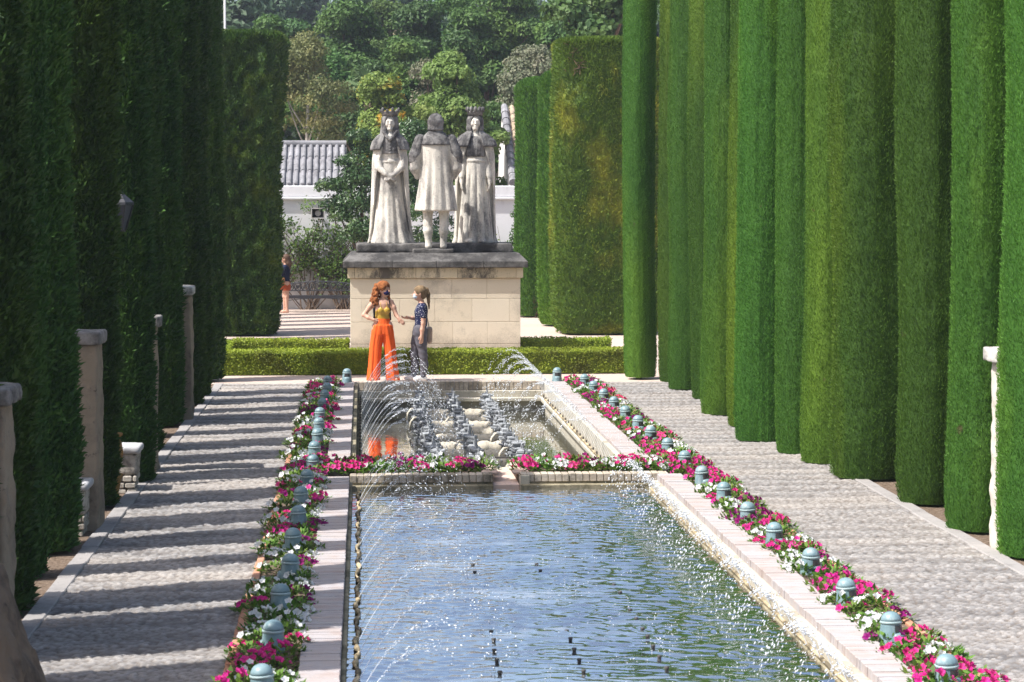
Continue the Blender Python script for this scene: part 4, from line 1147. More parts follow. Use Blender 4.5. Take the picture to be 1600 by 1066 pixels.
# navigator seen from behind
e = empty('statue', (1.385, 41.32, 2.148)); tag(e, 'stone man in a knee length coat seen from behind, between king and queen', 'statue', 'three stone figures on the pedestal')
s = SDF((-.55, -.42, -.03), (.55, .45, 2.62), H_)
def cf(th, z):
    a = np.clip((2.0 - z) / 1.0, 0, 1)
    return 1 + a * (.06 * np.cos(9 * th + .8) + .04 * np.cos(15 * th))
s.loft([(.715, 0, .02, .375, .27), (.74, 0, .02, .38, .272), (1.2, 0, .01, .315, .225), (1.6, 0, 0, .275, .19), (1.95, 0, 0, .285, .18), (2.12, 0, 0, .22, .14), (2.22, 0, 0, .1, .09)], cf, .0)
for sx in (-1, 1):
    s.chain([(sx * .15, .02, .85), (sx * .155, .01, .48), (sx * .15, -.01, .34), (sx * .14, .0, .12), (sx * .14, .0, .06)], [.11, .085, .088, .058, .06], .03)
    s.chain([(sx * .14, -.02, .05), (sx * .155, .18, .04)], [.06, .045], .03)
    s.chain([(sx * .29, 0, 2.06), (sx * .38, -.01, 1.75), (sx * .385, .0, 1.52), (sx * .35, .03, 1.36)], [.10, .115, .105, .05], .03)
    s.chain([(sx * .36, .1, 1.45), (sx * .25, .26, 1.5)], [.06, .05], .02)
    hand(s, (sx * .24, .27, 1.5), (-sx * .8, .5, .1), (0, 0, -1), 1.5, .5, sx)
s.caps((0, 0, 2.15), (0, .01, 2.3), .08, .075, .03)
head(s, (0, .03, 2.37), (0.0, 1.0), 1.25)
link('body', s.mesh('man_body'), M['stone_figure'], e)
s = SDF((-.55, -.4, 1.3), (.55, .4, 2.4), H_)
s.d = s.loft_d([(1.955, 0, -.005, .30, .205), (1.975, 0, -.005, .305, .21), (2.1, 0, 0, .27, .18), (2.2, 0, 0, .16, .13), (2.26, 0, 0, .10, .1)], lambda th, z: 1 + .012 * np.cos(27 * th + 14 * z))
s.cut(np.maximum(np.abs(s.X) - .1, -s.Y + .02), .02)
link('collar', s.mesh('man_collar'), M['stone_cape'], e)
s = SDF((-.55, -.3, 1.5), (.55, .3, 2.25), H_)
for sx in (-1, 1):
    s.d[:] = 9
    s.chain([(sx * .295, 0, 2.06), (sx * .388, -.01, 1.76), (sx * .395, 0, 1.68)], [.107, .121, .119], .02)
    link('upper_sleeve', s.mesh('man_sleeve'), M['stone_cape'], e)
s = SDF((-.3, -.3, 2.1), (.3, .35, 2.62), .0125)
s.ell((0, .0, 2.40), (.15, .16, .165), .0)
s.loft([(2.225, 0, -.0, .135, .14), (2.25, 0, -.0, .155, .155), (2.3, 0, 0, .145, .15), (2.42, 0, 0, .148, .155)], lambda th, z: 1 + .018 * np.cos(18 * th), .03)
s.cut(s.ell_d((0, .25, 2.33), (.1, .17, .17)), .015)
link('hair', s.mesh('man_hair'), M['stone_cape'], e)

# ------------------------------------------------------------------ the two women and the distant one
def foot(s, ank, f, L=.19, k=.02):
    a = np.array(ank, float); f = np.array([f[0], f[1], 0.0])
    s.chain([a, a + (0, 0, -.045) - f * .03], [.036, .034], k)
    s.chain([a + (0, 0, -.045) - f * .03, a + (0, 0, -.05) + f * L * .5, a + (0, 0, -.055) + f * L * .75], [.034, .034, .026], k)
# woman in orange trousers
e = empty('person', (.33, 36.9, 0)); tag(e, 'person with curly copper hair in orange wide trousers and mustard top', 'person')
fx, fy = .80, -.60
s = SDF((-.42, -.28, -.01), (.42, .25, 1.72), .0075)
s.loft([(.9, 0, 0, .155, .115), (1.0, 0, 0, .135, .10), (1.08, 0, 0, .112, .088), (1.2, 0, 0, .135, .098), (1.31, 0, 0, .155, .095), (1.37, 0, 0, .12, .075), (1.41, .01, 0, .05, .05)], None, 0)
s.caps((.01, 0, 1.36), (.02, -.015, 1.47), .048, .045, .03)
head(s, (.025, -.02, 1.555), (fx, fy), .98)
s.chain([(-.150, .0, 1.335), (-.215, .0, 1.26), (-.315, .0, 1.125)], [.052, .044, .036], .03)
s.chain([(-.315, .0, 1.125), (-.24, -.05, 1.08), (-.15, -.085, 1.045)], [.037, .034, .025], .02)
hand(s, (-.15, -.085, 1.045), (.75, .1, -.45), (.2, 1, .1), .95, .45, -1)
s.chain([(.140, -.01, 1.34), (.185, -.03, 1.25), (.225, -.05, 1.13)], [.050, .042, .035], .03)
s.chain([(.225, -.05, 1.13), (.265, -.09, 1.075)], [.035, .026], .02)
hand(s, (.265, -.09, 1.075), (.55, -.2, -.55), (.4, .2, -.5), .95, .45, 1)
for sx in (-1, 1):
    s.chain([(sx * .085, 0, .92), (sx * .12, 0, .5), (sx * .155, .01, .09)], [.095, .058, .038], .03)
    foot(s, (sx * .155, .01, .09), (.5 if sx > 0 else -.1, -.85))
link('body', s.mesh('woman_body'), M['skin'], e)
s = SDF((-.34, -.2, .0), (.36, .22, 1.1), .009)
def tf(p):
    return lambda th, z: 1 + (.045 + .05 * np.clip(1 - z, 0, 1)) * np.cos(6 * th + p + z * 1.5) + .03 * np.cos(13 * th + p * 2 + 2 * z)
s.loft([(.015, -.165, 0, .108, .125), (.3, -.142, 0, .098, .115), (.6, -.118, 0, .100, .115), (.85, -.075, 0, .112, .125), (.95, -.055, 0, .105, .12)], tf(0), 0)
s.loft([(.015, .170, 0, .115, .125), (.3, .144, 0, .100, .115), (.6, .118, 0, .101, .115), (.85, .075, 0, .112, .125), (.95, .055, 0, .105, .12)], tf(2), .012)
s.loft([(.80, 0, 0, .165, .125), (.93, 0, 0, .165, .122), (1.03, 0, 0, .128, .104), (1.065, 0, 0, .124, .101)], lambda th, z: 1 + .03 * np.clip((1.05 - z) * 9, 0, 1) * np.cos(17 * th), .03)
link('trousers', s.mesh('woman_trousers'), M['cloth_orange'], e)
s = SDF((-.25, -.22, 1.0), (.25, .2, 1.36), .008)
s.d = s.loft_d([(1.055, 0, 0, .121, .098), (1.12, 0, 0, .126, .102), (1.2, 0, 0, .145, .108), (1.27, 0, 0, .155, .108)], lambda th, z: 1 + .012 * np.cos(15 * th + 30 * z))
for q in (-.03, .075): s.ell((q, -.085, 1.205), (.058, .045, .06), .02)
s.cut((s.Z - (1.215 + np.minimum(np.abs(s.X + .03), np.abs(s.X - .075)) * -.9 + .055)).astype(np.float32) * -1 * -1 * -1, .004)
link('camisole', s.mesh('woman_camisole'), M['cloth_gold'], e)
m = MB()
m.tube([(-.03, -.115, 1.255), (-.035, -.09, 1.33), (-.03, -.03, 1.392)], .004, 5); m.tube([(.075, -.115, 1.255), (.07, -.085, 1.33), (.06, -.02, 1.392)], .004, 5)
m.build('camisole_strap', M['cloth_gold'], e)
m = MB()
for q in (-.125, .118):
    m.tube([(q, .06, 1.32), (q, .0, 1.385), (q, -.075, 1.345), (q * 1.06, -.105, 1.24), (q * 1.10, -.06, 1.12), (q * 1.15, .05, 1.04)], [.013] * 6, 6)
m.build('backpack_strap', M['black'], e)
rough_block('backpack', -.16, .14, .09, .21, 1.0, 1.34, M['black'], .015, .006, 10, 5, e, .05)
s = SDF((-.30, -.24, 1.2), (.24, .26, 1.74), .0085)
c0 = np.array([.025, -.02, 1.555])
s.ell((.010, .0, 1.597), (.118, .122, .112), 0)
gg = random.Random(12)
for i in range(220):
    t = gg.random()
    a = gg.uniform(-.2, 4.3)                    # round the back, from right side to left front
    rr = .085 + .05 * t
    x = -.01 + math.cos(a) * rr * 1.25 - .035 * t; y = .02 + math.sin(a) * rr * .9; z = 1.64 - .33 * t * gg.uniform(.7, 1.05)
    if t > .55: x = -.05 + (x + .05) * .95
    s.ell((x, y, z), (.021, .021, .027), .007)
for i in range(26):
    t = gg.random(); s.ell((-.085 - .03 * t + gg.uniform(-.02, .02), -.06 + gg.uniform(-.03, .03), 1.58 - .28 * t), (.026, .026, .032), .01)
for i in range(10):
    t = gg.random(); s.ell((.115 + gg.uniform(-.012, .012), -.02 + gg.uniform(-.02, .02), 1.52 - .17 * t), (.017, .017, .03), .01)
f3 = np.array([fx, fy, 0])
s.cut(s.ell_d(c0 + f3 * .085 + (0, 0, -.03), (.066, .066, .092)), .01)
s.d += (.012 * (vnoise(np.stack([s.X.ravel(), s.Y.ravel(), s.Z.ravel()], 1) * 55 + 40, 3) - .5)).reshape(s.d.shape).astype(np.float32)
link('hair', s.mesh('woman_hair'), M['hair_red'], e)
s = SDF((-.1, -.2, 1.4), (.2, .1, 1.62), .006)
r3 = np.array([-fy, fx, 0])
pc = c0 + f3 * .042 + (0, 0, -.052); s.ell(pc, (.066, .066, .054), 0); s.cut(-s.ell_d(c0 + f3 * .11 + (0, 0, -.05), (.10, .10, .058)), .006)
link('face_mask', s.mesh('woman_mask'), M['mask_navy'], e)

# woman with ponytail
e = empty('person', (.955, 36.95, 0)); tag(e, 'person with a blond ponytail in dotted navy top and grey trousers, seen side on', 'person')
s = SDF((-.34, -.24, -.01), (.30, .24, 1.64), .0075)
s.loft([(.82, .02, 0, .115, .14), (.93, .03, 0, .09, .115), (1.05, .03, 0, .09, .125), (1.18, .03, 0, .105, .145), (1.26, .04, 0, .085, .14), (1.32, .045, 0, .05, .06)], None, 0)
s.caps((.045, 0, 1.28), (.02, 0, 1.40), .05, .046, .03)
head(s, (.0, 0, 1.487), (-1, -.05), .97)
s.chain([(.05, -.155, 1.245), (.065, -.175, 1.12), (.06, -.18, .985)], [.050, .042, .036], .03)
s.chain([(.06, -.18, .985), (.045, -.185, .88), (.035, -.185, .785)], [.036, .033, .025], .02)
hand(s, (.035, -.185, .785), (-.05, .0, -1), (-.4, 1, 0), .95, .45, 1)
s.chain([(.03, .155, 1.245), (.0, .17, 1.13), (-.03, .16, 1.035)], [.048, .042, .036], .03)
s.chain([(-.03, .16, 1.035), (-.12, .10, 1.06), (-.165, .07, 1.066)], [.036, .031, .025], .02)
hand(s, (-.165, .07, 1.066), (-1, -.2, .02), (0, .3, 1), .95, .5, 1)
legs = [((.01, -.075, .86), (.06, -.08, .44), (.055, -.08, .09)), ((.0, .075, .86), (-.085, .07, .44), (-.095, .07, .09))]
for (a, b_, c_) in legs:
    s.chain([a, b_, c_], [.10, .056, .038], .03); foot(s, c_, (-1, 0))
link('body', s.mesh('walker_body'), M['skin'], e)
s = SDF((-.24, -.24, .03), (.24, .24, .98), .0085)
s.loft([(.78, .01, 0, .125, .16), (.86, .015, 0, .122, .155), (.945, .025, 0, .098, .125)], None, 0)
for (a, b_, c_) in legs:
    s.chain([a, ((a[0] + b_[0]) / 2 - .005, a[1], (a[2] + b_[2]) / 2), b_, ((b_[0] + c_[0]) / 2 + .02, b_[1], .27), (c_[0], c_[1], .075)], [.112, .092, .069, .066, .050], .03)
s.d += (.004 * np.sin(s.Z * 60 + 9 * s.X) * np.sin(s.Y * 30)).astype(np.float32)
link('trousers', s.mesh('walker_trousers'), M['cloth_grey'], e)
s = SDF((-.2, -.26, .85), (.26, .26, 1.36), .008)
s.d = s.loft_d([(.925, .025, 0, .108, .138), (1.05, .028, 0, .102, .138), (1.18, .03, 0, .116, .157), (1.26, .04, 0, .096, .15), (1.325, .045, 0, .058, .07)], lambda th, z: 1 + .015 * np.cos(9 * th + 20 * z))
s.chain([(.05, -.15, 1.25), (.066, -.175, 1.11)], [.062, .056], .02); s.chain([(.03, .15, 1.25), (.0, .17, 1.13)], [.06, .056], .02)
s.cut(s.ell_d((.03, 0, 1.36), (.058, .062, .05)), .006)
link('blouse', s.mesh('walker_blouse'), M['cloth_dots'], e)
s = SDF((-.2, -.2, .84), (.22, .2, .97), .008)
s.d = s.loft_d([(.885, .022, 0, .113, .143), (.94, .025, 0, .103, .132)])
link('shirt_hem', s.mesh('walker_hem'), M['cloth_white'], e)
s = SDF((-.17, -.16, 1.15), (.24, .16, 1.64), .0075)
s.ell((.018, 0, 1.522), (.112, .104, .104), 0); s.ell((.06, 0, 1.47), (.066, .085, .085), .02)
s.cut(s.ell_d((-.10, 0, 1.455), (.085, .085, .088)), .012)
s.chain([(.09, 0, 1.555), (.125, 0, 1.55), (.15, 0, 1.47), (.155, -.01, 1.35), (.165, -.015, 1.22)], [.022, .032, .034, .028, .010], .012)
s.d += (.003 * np.sin(s.Z * 25 + s.X * 220) * np.sin(s.Y * 180)).astype(np.float32)
link('hair', s.mesh('walker_hair'), M['hair_blond'], e)
m = MB(); m.lathe([(.026, 0), (.034, .012), (.026, .024)], 12, (.10, 0, 1.535)); m.build('hair_tie', M['cloth_white'], e, True)
s = SDF((-.18, -.12, 1.36), (.06, .12, 1.52), .006)
s.ell((-.045, 0, 1.437), (.066, .064, .054), 0); s.cut(-s.ell_d((-.115, 0, 1.437), (.10, .10, .058)), .006)
link('face_mask', s.mesh('walker_mask'), M['mask_blue'], e)
for lx, ly in ((.055, -.08), (-.095, .07)):
    s = SDF((-.25, -.2, -.01), (.2, .2, .12), .007); s.chain([(lx + .02, ly, .045), (lx - .07, ly, .04), (lx - .13, ly, .032)], [.048, .045, .036], .02, (1, 1, 1)); s.d = np.maximum(s.d, .006 - s.Z)
    link('shoe', s.mesh('walker_shoe'), M['cloth_white'], e)
bag = rough_block('tote_bag', .13, .22, .05, .30, .63, .90, M['tan_cloth'], .012, .008, 9, 8, e, .03)
m = MB(); m.tube([(.17, .16, .89), (.13, .17, 1.1), (.06, .14, 1.29), (.03, .12, 1.27)], .008, 6); m.build('bag_strap', M['tan_cloth'], bag)

# distant woman with a phone
e = empty('person', (-2.12, 60.1, 0)); tag(e, 'distant person in navy jumper and rust skirt holding up a phone', 'person')
s = SDF((-.36, -.22, -.01), (.22, .22, 1.62), .009)
s.loft([(.78, .0, 0, .12, .15), (.92, .0, 0, .09, .115), (1.15, .0, 0, .11, .15), (1.25, .0, 0, .09, .15), (1.32, 0, 0, .05, .055)], None, 0)
s.caps((0, 0, 1.28), (-.01, 0, 1.4), .05, .045, .03); head(s, (-.015, 0, 1.475), (-1, .1), .97)
for sy, hy in ((-1, -.06), (1, .05)):
    s.chain([(0, sy * .16, 1.25), (-.12, sy * .17, 1.08), (-.225, hy * 1.3, 1.22)], [.05, .042, .028], .02)
    hand(s, (-.225, hy * 1.3, 1.22), (-.2, -hy, 1), (-.2, -sy, .2), .9, .6, sy)
for sy, dx in ((-1, .03), (1, -.03)):
    s.chain([(dx * .3, sy * .075, .8), (dx, sy * .07, .44), (dx, sy * .07, .08)], [.095, .058, .036], .03); foot(s, (dx, sy * .07, .08), (-1, 0))
link('body', s.mesh('visitor_body'), M['skin'], e)
s = SDF((-.3, -.25, .6), (.2, .25, 1.36), .01)
s.d = s.loft_d([(.845, .0, 0, .118, .15), (1.0, .0, 0, .108, .14), (1.18, .0, 0, .125, .165), (1.26, 0, 0, .10, .155), (1.325, 0, 0, .055, .06)])
for sy, hy in ((-1, -.06), (1, .05)): s.chain([(0, sy * .16, 1.25), (-.12, sy * .17, 1.08), (-.205, hy * 1.4, 1.19)], [.062, .056, .04], .02)
link('jumper', s.mesh('visitor_jumper'), M['cloth_navy'], e)
s = SDF((-.25, -.25, .55), (.25, .25, .9), .01); s.d = s.loft_d([(.61, 0, 0, .135, .175), (.75, 0, 0, .135, .17), (.86, 0, 0, .11, .14)], lambda th, z: 1 + .02 * np.cos(8 * th))
link('skirt', s.mesh('visitor_skirt'), M['cloth_rust'], e)
s = SDF((-.2, -.2, 1.05), (.25, .2, 1.64), .009)
s.ell((.012, 0, 1.512), (.114, .106, .104), 0); s.chain([(.05, 0, 1.5), (.085, 0, 1.35), (.09, 0, 1.17)], [.085, .085, .04], .03, (1, 1.2, 1)); s.cut(s.ell_d((-.11, 0, 1.45), (.08, .085, .09)), .012)
link('hair', s.mesh('visitor_hair'), M['hair_brown'], e)
b = empty('mobile_phone', (-2.12 - .235, 60.09, 1.25)); tag(b, 'dark mobile phone held up by the distant person', 'phone')
m = MB(); m.box(-.008, .008, -.038, .038, 0, .15, .5, .003); m.build('phone_case', M['black'], b)
m = MB(); m.box(-.0085, -.0082, -.034, .034, .006, .144); m.build('screen', M['horn_dark'], b)
bag = empty('shoulder_bag', (-2.12 - .13, 59.93, .80)); tag(bag, 'brown leather shoulder bag at the side of the distant person', 'bag')
rough_block('bag_body', -.12, .12, -.05, .05, .0, .17, M['leather'], .012, .004, 9, 4, bag, .03)
m = MB(); m.tube([(-.1, 0, .16), (-.03, .06, .35), (.10, .13, .515), (.13, .2, .49), (.1, .12, .16)], .009, 6); m.build('bag_strap', M['leather'], bag)

# ------------------------------------------------------------------ border lamps
def make_lamp():
    e = empty('garden_lamp', (0, 0, 0))
    m = MB(); m.lathe([(.098, 0), (.094, .02), (.078, .165), (.078, .168)], 28); m.build('body', M['lamp'], e, True)
    m = MB(); m.lathe([(.079, .164), (.085, .167), (.085, .180), (.080, .184)], 28); m.build('rim', M['lamp_rim'], e, True)
    m = MB(); m.lathe([(.0795, .183), (.076, .205), (.064, .228), (.046, .245), (.024, .254), (.004, .256)], 28); m.build('dome', M['lamp'], e, True)
    m = MB(); m.lathe([(.0885, .105), (.0815, .158)], 10, (0, 0, 0), .5, -.62, .62); m.build('lens', M['lamp_glass'], e)
    m = MB()
    V = []; F = []
    nu, nv = 10, 6
    for i in range(nv + 1):
        ph = math.pi / 2 * i / nv
        for j in range(nu + 1):
            th = -math.pi / 2 + math.pi * j / nu
            V.append((.062 + .052 * math.cos(ph) * math.cos(th), .062 * math.cos(ph) * math.sin(th), .066 + .042 * math.sin(ph)))
    for j in range(nu + 1):
        th = -math.pi / 2 + math.pi * j / nu; V.append((.07 + .054 * math.cos(th), .066 * math.sin(th), 0))
    for i in range(nv):
        for j in range(nu): F.append((i * (nu + 1) + j, i * (nu + 1) + j + 1, (i + 1) * (nu + 1) + j + 1, (i + 1) * (nu + 1) + j))
    B0 = (nv + 1) * (nu + 1)
    for j in range(nu): F.append((B0 + j, B0 + j + 1, j + 1, j))
    m.add(V, F); m.build('hood', M['lamp'], e, True)
    return e
LY = [13.1 + 1.372 * i for i in range(17)]
lamp0 = None
def put_lamp(x, y, z, rz, label, group='blue green lamps in the flower borders'):
    global lamp0
    if lamp0 is None: lamp0 = make_lamp(); o = lamp0
    else: o = copy_tree(lamp0)
    o.location = (x, y, z); o.rotation_euler = (random.uniform(-.06, .06), random.uniform(-.06, .06), rz); o.scale = (.89,) * 3
    return tag(o, label, 'lamp', group)
for i, y in enumerate(LY):
    put_lamp(-.60 + (.0 if i < 8 else .03) + random.uniform(-.015, .015), y + random.uniform(-.05, .05), .02, math.pi - .35 + random.uniform(-.15, .15), 'blue green garden lamp, %s from the front in the left petunia border' % ORD[i + 1])
    put_lamp(3.585 + random.uniform(-.015, .015), y + random.uniform(-.05, .05), .02, -.9 + random.uniform(-.12, .12), 'blue green garden lamp, %s from the front in the right petunia border' % ORD[i + 1])
put_lamp(-.27, 35.72, CT, -math.pi / 2, 'blue green garden lamp standing on the far left corner of the pool edge')
put_lamp(3.19, 35.72, CT, -math.pi / 2, 'blue green garden lamp standing on the far right corner of the pool edge')

# ------------------------------------------------------------------ petunias
def petunia_proto(seed, nfl, R_=.158, grass=False):
    g = np.random.default_rng(seed)
    n = 110
    a = g.uniform(0, 6.28, n); r = R_ * 1.05 * np.sqrt(g.uniform(0, 1, n))
    dome = .105 * (1 - (r / (R_ * 1.25)) ** 2)
    p = np.stack([r * np.cos(a), r * np.sin(a), dome * g.uniform(.25, 1.0, n)], 1)
    d = np.stack([np.cos(a), np.sin(a), g.uniform(.0, 1.1, n)], 1) + g.normal(0, .45, (n, 3)); d /= np.linalg.norm(d, axis=1)[:, None]
    s_ = np.cross(d, (0, 0, 1)) + g.normal(0, .15, (n, 3)); s_ /= np.linalg.norm(s_, axis=1)[:, None]
    L = g.uniform(.045, .08, n)[:, None]; W = L * .26
    V = np.stack([p, p + d * L * .5 + s_ * W, p + d * L, p + d * L * .5 - s_ * W], 1).reshape(-1, 3)
    t = np.repeat(g.uniform(0, 1, n), 4)
    leaf = qmesh('petunia_foliage', V, np.arange(n * 4).reshape(-1, 4), t)
    VV = []; FF = []; TT = []
    k = 0
    for i in range(nfl):
        a = g.uniform(0, 6.28); r = R_ * math.sqrt(g.uniform(0, 1)) * 1.08
        z = .11 * (1 - (r / (R_ * 1.35)) ** 2) + g.uniform(-.005, .035)
        c = np.array([r * math.cos(a), r * math.sin(a), z])
        nn = np.array([math.cos(a) * r / R_ * .8, math.sin(a) * r / R_ * .8 - .35, .8]) + g.normal(0, .25, 3); nn /= np.linalg.norm(nn)
        u = np.cross(nn, (.3, 1, .1)); u /= np.linalg.norm(u); v = np.cross(nn, u)
        rad = g.uniform(.023, .038); ph = g.uniform(0, 6.28); tv = g.uniform(0, 1)
        VV.append(c - nn * .018); TT.append(min(1, tv * .4)); m = 15
        for ring, (rr, off) in enumerate(((.45, -.004), (1.0, .004))):
            for j in range(m):
                th = ph + 2 * math.pi * j / m
                lob = 1.0 if ring == 0 else (.86 + .14 * math.cos(5 * (th - ph)))
                w_ = off + (.004 * math.cos(5 * (th - ph) + 1.5) if ring else 0)
                VV.append(c + (u * math.cos(th) + v * math.sin(th)) * rad * rr * lob + nn * w_); TT.append(min(1, tv * .75 + .25 * ring))
        for j in range(m):
            j2 = (j + 1) % m
            FF.append((k, k + 1 + j, k + 1 + j2)); FF.append((k + 1 + j, k + 1 + m + j, k + 1 + m + j2)); FF.append((k + 1 + j, k + 1 + m + j2, k + 1 + j2))
        k += 1 + 2 * m
    return leaf, (np.array(VV), np.array(FF), np.array(TT))
PET = [petunia_proto(100 + i, n_) for i, n_ in enumerate((11, 14, 9, 17))]
PM = {}
def petunia(x, y, z, colr, label, group, vi, sc=1.0):
    key = (colr, vi)
    leaf, (V, F, T) = PET[vi]
    if len(leaf.materials) == 0: leaf.materials.append(M['pet_leaf'])
    if key not in PM:
        me = qmesh('petunia_blossom', V, F, T); me.materials.append(M['petal_' + colr]); PM[key] = me
    e = empty('petunia', (x, y, z), random.uniform(-.5, .5)); e.scale = (sc, sc, sc * random.uniform(.85, 1.15))
    link('foliage', leaf, None, e); link('blossom', PM[key], None, e)
    return tag(e, label, 'flower', group)
CN = {'pink': 'magenta', 'hot': 'bright pink', 'purple': 'dark purple', 'white': 'white'}
WHERE = ['beside', 'just past', 'midway past', 'well past']
def pick(prev):
    if prev and random.random() < .35: return prev
    return random.choices(['pink', 'hot', 'purple', 'white'], [.36, .12, .15, .37])[0]
for side, xs_, gname in (('left', (-.735, -.545), 'petunias in the left border'), ('right', (3.545, 3.735), 'petunias in the right border')):
    for ci, x in enumerate(xs_):
        prev = None; cnt = {}
        y = 12.6 + .1 * ci
        while y < 36.2:
            li = max(0, min(16, int((y - 13.1 + .17) // 1.372))); off = y - LY[li]
            k = max(0, min(3, int(off / .343 + .5)))
            prev = pick(prev)
            xx = x + random.uniform(-.03, .03)
            if abs(off) < .17 or abs(off - 1.372) < .17: xx += (.055 if ci else -.055)
            if side == 'right' and y > 24.95 and ci == 0: xx -= .07
            ps = ('path' if (side == 'left') == (ci == 0) else 'pool')
            if random.random() < .95:
                petunia(xx, y, .03, prev, '%s petunias %s the %s lamp from the front, %s side of %s border' % (CN[prev], WHERE[k], ORD[li + 1], ps, side), gname, random.randrange(4), random.uniform(.78, 1.04))
            y += random.uniform(.33, .38)
colsL = ['hot', 'pink', 'pink', 'white', 'white', 'purple', 'pink', 'white', 'white', 'pink', 'purple', 'white']
for i, c in enumerate(colsL):
    x = -.30 + i * .148
    for j, y in enumerate((23.90, 24.36)):
        petunia(x + random.uniform(-.02, .02), y + random.uniform(-.03, .03), .05, c, '%s petunias, %s clump from the left in the %s row left of the channel' % (CN[c], ORD[i + 1], 'front' if j == 0 else 'back'), 'petunias on the wall between the pools', random.randrange(4), 1.0)
colsR = ['pink', 'pink', 'white', 'white', 'hot', 'pink', 'purple', 'white', 'white', 'pink', 'pink', 'white', 'white', 'pink', 'pink']
for i, c in enumerate(colsR):
    x = 1.80 + i * .122
    for j, y in enumerate((23.90, 24.38)):
        if j and i % 4 == 3: continue
        petunia(x + random.uniform(-.02, .02), y + random.uniform(-.03, .03), .05, c, '%s petunias, %s clump right of the channel in the %s row on the divider' % (CN[c], ORD[i + 1], 'front' if j == 0 else 'back'), 'petunias on the wall between the pools', random.randrange(4), .98)
# ------------------------------------------------------------------ wall, houses, bench at the back of the court
e = empty('garden_wall', (2, 62.4, 0)); tag(e, 'limewashed white garden wall behind the statues, with a ledge near its top', 'wall')
m = MB(); m.box(-16, 16, -.25, .25, -.2, 3.1); m.build('wall_face', M['wall'], e)
m = MB(); m.box(-16, 16, -.36, .36, 3.102, 3.18, .5, .02); m.box(-16, 16, -.30, .30, 3.181, 3.50, .5, .03); m.build('wall_cap', M['wall'], e)
def tiled_roof(name, x0, x1, y0, y1, z0, z1, mat, parent, pitch=.24, rows=4):
    """rows of half round tiles running down the slope"""
    b = MB(); L = math.hypot(y1 - y0, z1 - z0)
    nx = int((x1 - x0) / pitch)
    for i in range(nx):
        xc = x0 + (i + .5) * pitch
        for r_ in range(rows):
            a0 = r_ / rows; a1 = (r_ + 1) / rows + .015
            V = []; F = []
            tv = random.random()
            for q, a in enumerate((a0, a1)):
                y = y0 + (y1 - y0) * a; z = z0 + (z1 - z0) * a + (.03 if q == 0 else 0)
                rr = pitch * (.34 if q == 0 else .30)
                for k in range(7):
                    th = math.pi * k / 6; V.append((xc + rr * math.cos(th), y, z + .03 + rr * .9 * math.sin(th)))
            for k in range(6): F.append((k, k + 1, 8 + k, 7 + k))
            F.append(tuple(range(6, -1, -1)))
            b.add(V, F, tv)
    V = [(x0, y0, z0), (x1, y0, z0), (x1, y1, z1), (x0, y1, z1), (x0, y0, z0 - .1), (x1, y0, z0 - .1), (x1, y1, z1 - .1), (x0, y1, z1 - .1)]
    b.add(V, [(0, 1, 2, 3), (4, 7, 6, 5), (0, 4, 5, 1), (1, 5, 6, 2), (2, 6, 7, 3), (3, 7, 4, 0)], .1)
    return b.build(name, mat, parent)
hs = empty('house', (-3.0, 67, 0)); tag(hs, 'low house with a grey wavy tiled roof behind the wall at left', 'house')
m = MB(); m.box(-4.5, 2.3, -.9, 4, -.2, 3.55); m.build('wall', M['wall_plain'], hs)
tiled_roof('roof', -4.7, 2.5, -1.1, 1.6, 3.5, 4.78, M['roof_grey'], hs, .2, 3)
m = MB(); m.tube([(-4.7, 1.62, 4.86), (2.5, 1.62, 4.86)], .10, 10); m.build('ridge', M['roof_grey'], hs)
hs = empty('house', (7.4, 68, 0)); tag(hs, 'white gabled house with a tan tiled roof, mostly hidden by the right hedges', 'house')
V = [(-2.9, -1.8, -.2), (-2.9, 6, -.2), (-2.9, 6, 3.6), (-2.9, 2.1, 5.95), (-2.9, -1.8, 3.6), (3, -1.8, -.2), (3, 6, -.2), (3, 6, 3.6), (3, 2.1, 5.95), (3, -1.8, 3.6)]
m = MB(); m.add(V, [(0, 4, 3, 2, 1), (5, 6, 7, 8, 9), (0, 5, 9, 4), (1, 2, 7, 6), (4, 9, 8, 3), (2, 3, 8, 7)]); m.build('wall', M['wall_plain'], hs)
tiled_roof('roof', -2.72, 3.1, -2.0, 2.1, 3.58, 6.02, M['roof_tan'], hs, .25, 9)
m = MB()
for k in range(11):
    a0, a1 = k / 11, (k + 1) / 11 + .02
    P0 = (-2.84, -2.0 + 4.1 * a0, 3.62 + 2.44 * a0); P1 = (-2.84, -2.0 + 4.1 * a1, 3.62 + 2.44 * a1)
    m.tube([P0, P1], [.135, .105], 10, random.random())
m.build('verge_tiles', M['roof_grey'], hs)
